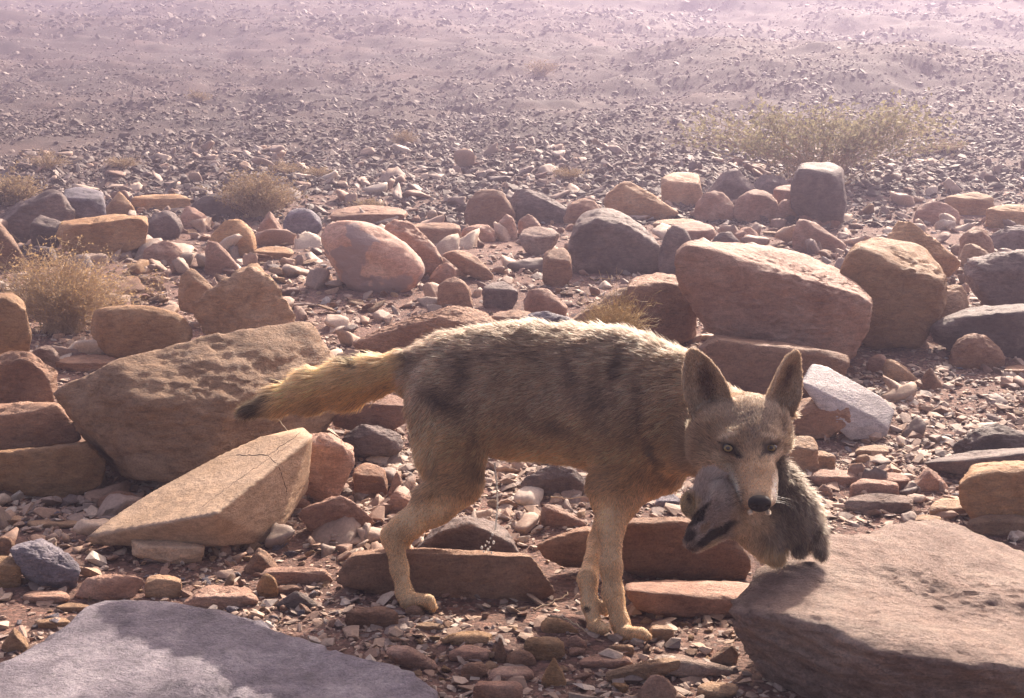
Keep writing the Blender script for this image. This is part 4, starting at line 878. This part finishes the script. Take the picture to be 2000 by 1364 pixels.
    cn((1232, 950, D+.04, 34), (1290, 925, D+.04, 40), .04, .8); cn((1205, 975, D, 34), (1232, 945, D+.03, 34), .03, .8)
    for q, w in enumerate((-18, -6, 6, 18)): cn((1218, 1236, g+.005, 12), (1243+w*.5, 1240-w*.25, g-.012-w*.0008, 9.5), .006); cn((1243+w*.5, 1240-w*.25, g-.012-w*.0008, 9), (1256+w*.6, 1249-w*.3, g-.018-w*.0009, 6.5), .005)
    cn((1178, 1180, g+.05, 6), (1182, 1196, g+.05, 7), .006)
    g2 = hit(1170, 1240); D = DS+.04
    cn((1215, 900, D, 44), (1203, 975, D, 34), .03, .7); cn((1203, 975, D, 34), (1170, 1060, D-.03, 20), .02, .85); cn((1170, 1060, D-.03, 20), (1148, 1130, g2+.06, 17), .015, .9); cn((1136, 1136, g2+.07, 7), (1145, 1134, g2+.06, 10), .008)
    cn((1148, 1130, g2+.06, 18), (1152, 1180, g2+.04, 14.5), .012, .9); cn((1152, 1180, g2+.04, 14.5), (1162, 1222, g2+.015, 14), .012); 
    for q, w in enumerate((-15, -5, 5, 15)): cn((1162, 1222, g2+.012, 11), (1178+w*.4, 1230-w*.2, g2-.004-w*.0008, 8.5), .006)
    # tail
    tp = [(845, 722, DR, 44), (790, 722, DR+.01, 30), (735, 733, DR+.02, 30), (680, 748, DR+.03, 36), (610, 761, DR+.04, 30), (545, 780, DR+.04, 17), (490, 800, DR+.04, 6)]
    for a, b in zip(tp, tp[1:]): cn(a, b, .02, .8)
    # head
    H = 1.725
    f.ell(C(1462, 826, H+.015), (mm(74, H), .062, mm(58, H)), .025)
    cn((1400, 864, H, 43), (1418, 890, H-.03, 31), .025); cn((1510, 862, H-.005, 30), (1496, 888, H-.03, 24), .02)
    cn((1392, 830, H+.01, 36), (1388, 880, H+.02, 34), .03); f.ell(C(1468, 862, H-.045), (mm(52, H), .03, mm(40, H)), .02)
    cn((1470, 880, H-.05, 38), (1477, 930, H-.095, 34), .02); cn((1477, 930, H-.095, 33), (1483, 975, H-.145, 25), .016); cn((1445, 930, H-.06, 22), (1468, 978, H-.125, 15), .014); cn((1503, 925, H-.06, 16), (1500, 975, H-.125, 15), .014)
    cn((1470, 985, H-.12, 16), (1440, 935, H-.05, 24), .012)
    cn((1432, 858, H-.055, 15), (1418, 862, H-.05, 12), .014); cn((1500, 858, H-.055, 15), (1510, 862, H-.048, 11), .014)
    for ex, ey in ((1422, 876), (1506, 875)): f.ell(C(ex, ey+1, H-.0715), (.0095, .010, .0058), .005, neg=True)
    for ex in (1466, 1500): f.ell(C(ex, 1000, H-.16), (.004, .006, .004), .004)
    # ears: thin cupped shells
    def ear(base, tip, w0, c0, sgn, out):
        b = C(*base); t = C(*tip); up = t-b; Hh = np.linalg.norm(up); up /= Hh; fwd = np.array(out, float); fwd -= up*(fwd@up); fwd /= np.linalg.norm(fwd); rt = np.cross(up, fwd)
        ce = (b+t)/2; sl = f.box(ce-.085, ce+.085); x, y, z = f.coords(sl); dx, dy, dz = x-b[0], y-b[1], z-b[2]
        v = (dx*up[0]+dy*up[1]+dz*up[2])/Hh; u = dx*rt[0]+dy*rt[1]+dz*rt[2]; w = dx*fwd[0]+dy*fwd[1]+dz*fwd[2]
        vc = np.clip(v, 0, 1); Wd = w0*np.interp(vc, [0, .15, .35, .55, .75, .88, .96, 1], [.88, .98, 1, .90, .68, .44, .24, .0])
        o2 = np.maximum(abs(u)-Wd, np.maximum(v-1, -v-.25)*Hh); cup = c0*((u/w0)**2-.55)*np.interp(vc, [0, .3, 1], [1.3, 1, .35])
        d = np.maximum(o2*.9, abs(w-cup)*.8-np.interp(vc, [0, .5, 1], [.0042, .003, .0022])); f.add(d.astype(np.float32), sl, .007)
    ear((1396, 812, H+.015), (1349, 682, H+.03), mm(44, H), .030, 1, (-.12, -1, -.1)); ear((1510, 806, H+.015), (1562, 686, H+.03), mm(37, H), .030, -1, (.38, -1, -.1))
    V, Q = nets(f); N = vnormals(V, Q)
    base = np.array([P(1000, 1190, 1.86)[0], 1.88, 0.0]); root = empty('wild_canine', base)
    tag(root, 'slender tan and grey wild canine with big upright ears staring ahead, prey in its jaws', 'wild canine')
    def cc(p):
        c = coat(p); c, fr = headcol(p, c); return c
    mesh_np('body', V, Q, M['skin'], parent=root, attrs={'fcol': cc(V)*.7})
    # fur
    def head_w(p): px, py = proj(p); return smooth(1318, 1326, px)*smooth(1.815, 1.79, p[:, 1]), px, py
    def dens(p, n):
        px, py = proj(p); d = np.ones(len(p)); d *= 1+.6*smooth(1330, 1360, px); far = smooth(.1, .4, n[:, 1]); d *= 1-.6*far; d *= 1+.5*smooth(800, 770, px)*(py < 835); return d
    def length(p, n):
        hw, px, py = head_w(p); L = np.full(len(p), .017); L = L+.012*smooth(760, 680, py)*smooth(800, 840, px); L = np.where((px < 800) & (py < 835), .020, L)
        L = L*(1-smooth(930, 1000, py)*.74); L = np.where((px < 850) & (py > 780) & (py < 960), .022, L); L = L+.010*blob(px, py, 1300, 760, 110, 110)
        fr = hw*(1-smooth(1375, 1350, px)*.2); hl = np.full(len(p), .006); hl = np.where(py > 905, .0035, hl); hl = np.where(py < 800, .0052, hl); hl = np.where((py > 830) & (px < 1392) | (px > 1528) & (py > 805), .016, hl)
        eye = np.maximum(blob(px, py, 1422, 876, 22, 18, 0, .3), blob(px, py, 1506, 875, 20, 18, 0, .3)); hl = hl*(1-.75*eye); hl = hl*(1-.9*blob(px, py, 1483, 985, 26, 20, 0, .3))
        return L*(1-hw)+hl*hw
    nose = C(1483, 984, H-.16)
    def flow(p, n):
        hw, px, py = head_w(p); g = np.tile([-1., .1, -.45], (len(p), 1)); g[:, 2] = .12-.57*smooth(655, 790, py+20*fbm(p*20, 2))
        g = np.where((smooth(940, 990, py) > .5)[:, None], np.array([-.15, 0, -1.]), g); g = np.where(((px < 860) & (py > 770) & (px > 760))[:, None], np.array([-.55, .1, -1.]), g)
        tl = (px < 800) & (py < 835); g = np.where(tl[:, None], np.array([-1., .05, -.38]), g)
        h = p-nose; h /= np.linalg.norm(h, axis=1)[:, None]; h = h+np.array([0, .2, .15]); er = py < 800
        h = np.where(er[:, None], np.array([0, 0, 1.])+.5*np.stack([np.where(px < 1450, -.3, .4), 0*px, 0*px], 1), h)
        return g*(1-hw[:, None])+h*hw[:, None]
    def colour(p, n, r):
        c = cc(p); hw, px, py = head_w(p); m = len(p); k = r.uniform(.5, 1.5, (m, 1)); root_ = c**1.25*.85*k
        body = smooth(900, 820, py)*(1-hw)*smooth(790, 810, px); tip = c**1.25*1.0*k; q = r.uniform(size=m)
        dark = (q < .27)*body; light = (q > .66)*body; tip = mixc(tip, [.04, .03, .025], dark*.8); tip = np.where((light > 0)[:, None], np.minimum(tip*1.6+.03, .8), tip)
        ptip = (q > .8)*(1-body); tip = mixc(tip, [.6, .47, .3], ptip*.4); return root_, tip
    D0['n'] = 360000
    fur('fur', V, Q, N, D0['n'], dens, length, flow, colour, root, seed=5, lift=.42, rad=.00042)
    # bushy long hair on the tail, rump and mane
    def dens2(p, n):
        px, py = proj(p); return smooth(800, 780, px)*(py < 835)*2.6+smooth(700, 670, py)*smooth(810, 850, px)*1.2*(px < 1360)*(p[:, 1] > 1.81)+((px < 830) & (py > 780) & (py < 950))*1.4+1e-6
    def len2(p, n):
        px, py = proj(p); return np.where((px < 790) & (py < 835), .022*smooth(800, 720, px)+.012, .028)*np.where((px > 1150)&(px<1360), 1.15, 1.)
    fur('long_hair', V, Q, N, 60000, dens2, len2, flow, colour, root, seed=8, lift=.30, rad=.00045, curl=.3, clump=.2)
    # eyes
    M['eye'] = plain('black_wet_eye', (.012, .009, .008), .08, .6); M['iris'] = plain('yellow_green_iris', (.19, .13, .04), .25, .5); M['nose'] = plain('wet_black_nose', (.010, .008, .009), .7, .25); M['claw'] = plain('dark_claw', (.05, .04, .035), .4)
    def ball(c, r, lv=3): v, q = ico(lv); return v*np.array(r)+np.array(c), q
    for ex, ey in ((1422, 876), (1506, 875)):
        c = C(ex, ey, H-.0635-(.003 if ex > 1450 else .0008)); v, q = ball(c, (.0095, .0085, .0078)); eye = mesh_np('eye', v, q, M['eye'], parent=root)
        d = np.array([0, 0, CAMZ])-c; d /= np.linalg.norm(d); ce = c+d*.0062
        def disc(off, r, mat, nm, sc=1.):
            a = np.cross(d, [0, 0, 1.]); a /= np.linalg.norm(a); b = np.cross(a, d); an = np.linspace(0, 2*math.pi, 25)[:-1]
            rings = [ce+d*(off+.0012*(1-(q_/r)**2))+np.outer(np.cos(an)*q_, a)+np.outer(np.sin(an)*q_*sc, b) for q_ in (r, r*.66, r*.33)]
            v = np.concatenate(rings+[ce[None]+d*(off+.0012)]); fc = []
            for ri in range(2):
                for k in range(24): fc.append([ri*24+k, ri*24+(k+1) % 24, (ri+1)*24+(k+1) % 24, (ri+1)*24+k])
            for k in range(24): fc.append([48+k, 48+(k+1) % 24, 72, 72])
            f3 = []
            for q_ in fc: f3.append([q_[0], q_[1], q_[2]]); 
            for q_ in fc:
                if q_[2] != q_[3]: f3.append([q_[0], q_[2], q_[3]])
            o = mesh_np(nm, v-c, f3, mat); o.parent = eye; return o
        eye.data.transform(__import__('mathutils').Matrix.Translation(-Vector(c))); eye.location = Vector(c)-root.location
        disc(.0020, .0066, M['iris'], 'iris', .72); disc(.0031, .0032, M['eye'], 'pupil', .85)
    # nose leather
    nf = Field(*[np.arange(-.028, .028, .0011) for _ in range(3)])
    nf.ell((0, 0, 0), (.0165, .011, .0125), .004); nf.cone((-.007, -.004, .003), .0075, (.007, -.004, .003), .0075, .006); nf.ell((-.0095, -.0115, -.002), (.0042, .005, .0030), .003, neg=True); nf.ell((.0095, -.0115, -.002), (.0042, .005, .0030), .003, neg=True); nf.cone((0, -.012, -.004), .0008, (0, -.011, -.013), .0012, .002, neg=True)
    v, q = nets(nf); mesh_np('nose', v+C(1483, 984, H-.163), q, M['nose'], parent=root)
    pl = []
    for a, b in (((1460, 1003), (1440, 975)), ((1508, 1001), (1515, 972))): pass
    # whiskers
    w = []; r = np.random.default_rng(5)
    for s, cx in ((-1, 1452), (1, 1508)):
        for k in range(9):
            a = C(cx+r.uniform(-6, 6), 968+r.uniform(-12, 14), H-.13); d = np.array([s*1., -.1+.3*r.uniform(), r.uniform(-.5, .15)]); t = np.linspace(0, 1, 6)[:, None]
            w.append(a+d*t*r.uniform(.025, .045)+np.array([0, 0, -.01])*t**2)
    v, q = tubes(np.array(w), np.linspace(1, .3, 6)[None]*.00028, 3); mesh_np('whiskers', v, q, M['claw'], parent=root)
    def claws(lst, nm):
        for a, b, Dq in lst:
            c0 = C(a[0], a[1], Dq); c1 = C(b[0], b[1], Dq-.004); t = np.linspace(0, 1, 5)[:, None]; q_ = c0*(1-t)+c1*t+np.array([0, 0, .002])*np.sin(t*math.pi)
            v, q = tubes(q_[None], np.array([[.0026, .0024, .002, .0013, .0003]]), 6); mesh_np(nm, v, q, M['claw'], parent=root)
    claws([((846, 1192), (851, 1200), hit(800, 1186)-.006), ((843, 1186), (853, 1194), hit(800, 1186)-.016), ((1262, 1247), (1272, 1254), g-.022), ((1256, 1252), (1264, 1259), g-.01), ((1188, 1232), (1195, 1239), g2-.008)], 'claw')
    return root
# ------------------------------------------------------------------ the prey in its jaws
def build_prey():
    H = 1.625
    f = Field(np.arange(.20, .52, .0024), np.arange(1.46, 1.80, .003), np.arange(.06, .38, .0024))
    def cn(a, b, k=.015, sy=1.): f.cone(C(*a[:3]), mm(a[3], a[2]), C(*b[:3]), mm(b[3], b[2]), k, sy)
    cn((1388, 952, H+.02, 30), (1400, 990, H, 34), .02); cn((1400, 990, H, 36), (1425, 1005, H+.01, 36), .02)        # skull hanging sideways
    cn((1395, 1010, H, 30), (1366, 1042, H-.015, 22), .015); cn((1366, 1042, H-.015, 21), (1350, 1060, H-.02, 14), .012); cn((1405, 1030, H, 24), (1362, 1068, H-.01, 10), .012)
    cn((1425, 1005, H+.01, 34), (1480, 1032, H+.035, 40), .02); cn((1480, 1032, H+.035, 36), (1540, 1010, H+.05, 44), .02, .8)   # neck and shoulders
    cn((1522, 950, H+.06, 30), (1545, 1000, H+.055, 42), .02, .8); cn((1545, 1000, H+.055, 40), (1578, 1040, H+.05, 26), .02, .8); cn((1512, 915, H+.07, 20), (1535, 970, H+.06, 32), .02)
    cn((1500, 1050, H+.03, 20), (1514, 1086, H+.03, 9), .010); cn((1475, 1040, H+.03, 26), (1498, 1068, H+.03, 20), .012)
    cn((1588, 1038, H+.04, 13), (1606, 1086, H+.03, 5), .006); cn((1552, 1040, H+.05, 14), (1562, 1078, H+.03, 6), .006)
    # round ear
    b = C(1350, 985, H+.012); f.ell(b, (mm(20, H), .006, mm(30, H)), .008); f.ell(b+np.array([0, -.007, .0]), (mm(12, H), .005, mm(20, H)), .004, neg=True)
    V, Q = nets(f); N = vnormals(V, Q)
    def cc(p):
        px, py = proj(p); n = fbm(p*45, 3); px = px+5*n; py = py+5*fbm(p*45+9, 2); c = np.tile([.48, .34, .215], (len(p), 1))
        c = mixc(c, [.34, .265, .225], smooth(1450, 1415, px)); c = mixc(c, [.17, .135, .12], blob(px, py, 1415, 950, 12, 34, -25, .9)*.8); c = mixc(c, [.5, .45, .41], blob(px, py, 1388, 962, 10, 34, 15, .9)*.6)
        c = mixc(c, [.46, .34, .2], blob(px, py, 1340, 988, 30, 36, 0, .4)); c = mixc(c, [.10, .07, .045], blob(px, py, 1346, 975, 9, 14, 0, .7)*.9)
        c = mixc(c, [.085, .065, .055], smooth(1480, 1515, px)*.85); c = mixc(c, [.58, .38, .18], blob(px, py, 1510, 1085, 40, 34)*.8)
        c = mixc(c, [.68, .58, .42], blob(px, py, 1600, 985, 22, 80, -28, .8)*.7)  # backlit rim down the right edge, painted into the coat
        c = mixc(c, [.018, .014, .013], blob(px, py, 1364, 1011, 46, 9, -48, .4)*.98); c = mixc(c, [.018, .014, .013], blob(px, py, 1393, 1046, 62, 12, -32, .4)*.98); c = mixc(c, [.015, .012, .012], blob(px, py, 1345, 1050, 15, 20)*.95)
        c = mixc(c, [.27, .16, .09], blob(px, py, 1376, 1032, 16, 12, -40, .5)*.9); c = mixc(c, [.05, .02, .015], blob(px, py, 1340, 1078, 12, 10)); c = mixc(c, [.45, .34, .22], blob(px, py, 1385, 1068, 30, 8, -30, .6)*.8)
        return c*(1+.2*n[:, None])
    root = empty('limp_prey', C(1480, 1060, H)); tag(root, 'limp furry prey animal dangling from the jaws, its black-striped face hanging lower left', 'prey animal')
    mesh_np('body', V, Q, M['skin'], parent=root, attrs={'fcol': cc(V)*.7})
    def length(p, n):
        px, py = proj(p); return .006+.005*blob(px, py, 1395, 945, 50, 50)+(.016*smooth(1440, 1510, px))*(1-.6*smooth(1060, 1085, py))+.006*blob(px, py, 1500, 1085, 50, 40)+.006*blob(px, py, 1400, 925, 40, 30)
    def flow(p, n):
        px, py = proj(p); g = np.where((px > 1440)[:, None], np.array([.25, -.1, -1.]), np.array([.75, 0, .75])); return g+np.stack([fbm(p*30+2, 2), fbm(p*30+8, 2), fbm(p*30+12, 2)], 1)*.8
    def colour(p, n, r):
        c = cc(p); k = r.uniform(.7, 1.35, (len(p), 1)); q = r.uniform(size=len(p)); px, py = proj(p); bd = smooth(1480, 1520, px); t = mixc(c*k*1.3, [.5, .42, .30], (q > .76)*bd*.7); return c*k, t
    fur('fur', V, Q, N, 60000, lambda p, n: np.ones(len(p)), length, flow, colour, root, seed=15, lift=.5, rad=.00042, curl=.6, clump=1.5)
# ------------------------------------------------------------------ the dripping stream
def build_stream():
    m, n, l = nt('clear_liquid'); out = n.new('ShaderNodeOutputMaterial'); bs = n.new('ShaderNodeBsdfPrincipled'); l.new(bs.outputs[0], out.inputs[0])
    bs.inputs['Base Color'].default_value = (.95, .93, .85, 1); bs.inputs['Roughness'].default_value = .12; bs.inputs['Transmission Weight'].default_value = .35; bs.inputs['IOR'].default_value = 1.33; M['liquid'] = m
    D = 1.93; q = np.array([C(966, 905, D), C(970, 945, D), C(972, 985, D), C(969, 1020, D), C(967, 1036, D)]); t = np.linspace(0, 4, 70); pth = np.stack([np.interp(t, range(5), q[:, j]) for j in range(3)], 1)
    r = np.random.default_rng(3); rad = .0019+.0007*np.sin(np.arange(70)*1.9)+r.normal(0, .0002, 70); v, f_ = tubes(pth[None], abs(rad)[None], 6)
    root = empty('dripping_stream', C(967, 1090, D)); tag(root, 'thin glinting stream of liquid falling under the belly onto the wet stone', 'liquid'); mesh_np('thread', v, f_, M['liquid'], parent=root)
    for (x, y) in [(962, 1044), (958, 1052), (955, 1060), (951, 1058), (948, 1066), (957, 1069), (953, 1074), (945, 1078), (960, 1080), (950, 1086), (941, 1070), (964, 1060)]:
        vv, ff = ico(2); s = r.uniform(.0014, .0028); mesh_np('droplet', vv*s*np.array([1, 1, 1.3])+C(x, y, D-.02), ff, M['liquid'], parent=root)
def build_water():
    m, n, l = nt('still_water'); out = n.new('ShaderNodeOutputMaterial'); bs = n.new('ShaderNodeBsdfPrincipled'); l.new(bs.outputs[0], out.inputs[0])
    bs.inputs['Base Color'].default_value = (.03, .02, .016, 1); bs.inputs['Roughness'].default_value = .04; bs.inputs['Specular IOR Level'].default_value = .6
    c = P(915, 1094, 1.96); an = np.linspace(0, 2*math.pi, 49)[:-1]; r = 1+.12*np.sin(an*3+1)+.06*np.sin(an*7)
    v = np.stack([c[0]+.105*r*np.cos(an), c[1]+.055*r*np.sin(an), np.full(48, c[2])], 1); v = np.concatenate([v, c[None]])
    tag(mesh_np('water', v, [[k, (k+1) % 48, 48] for k in range(48)], m), kind='structure')
build_wolf(); build_prey(); build_stream(); build_water()
build_small_stones()
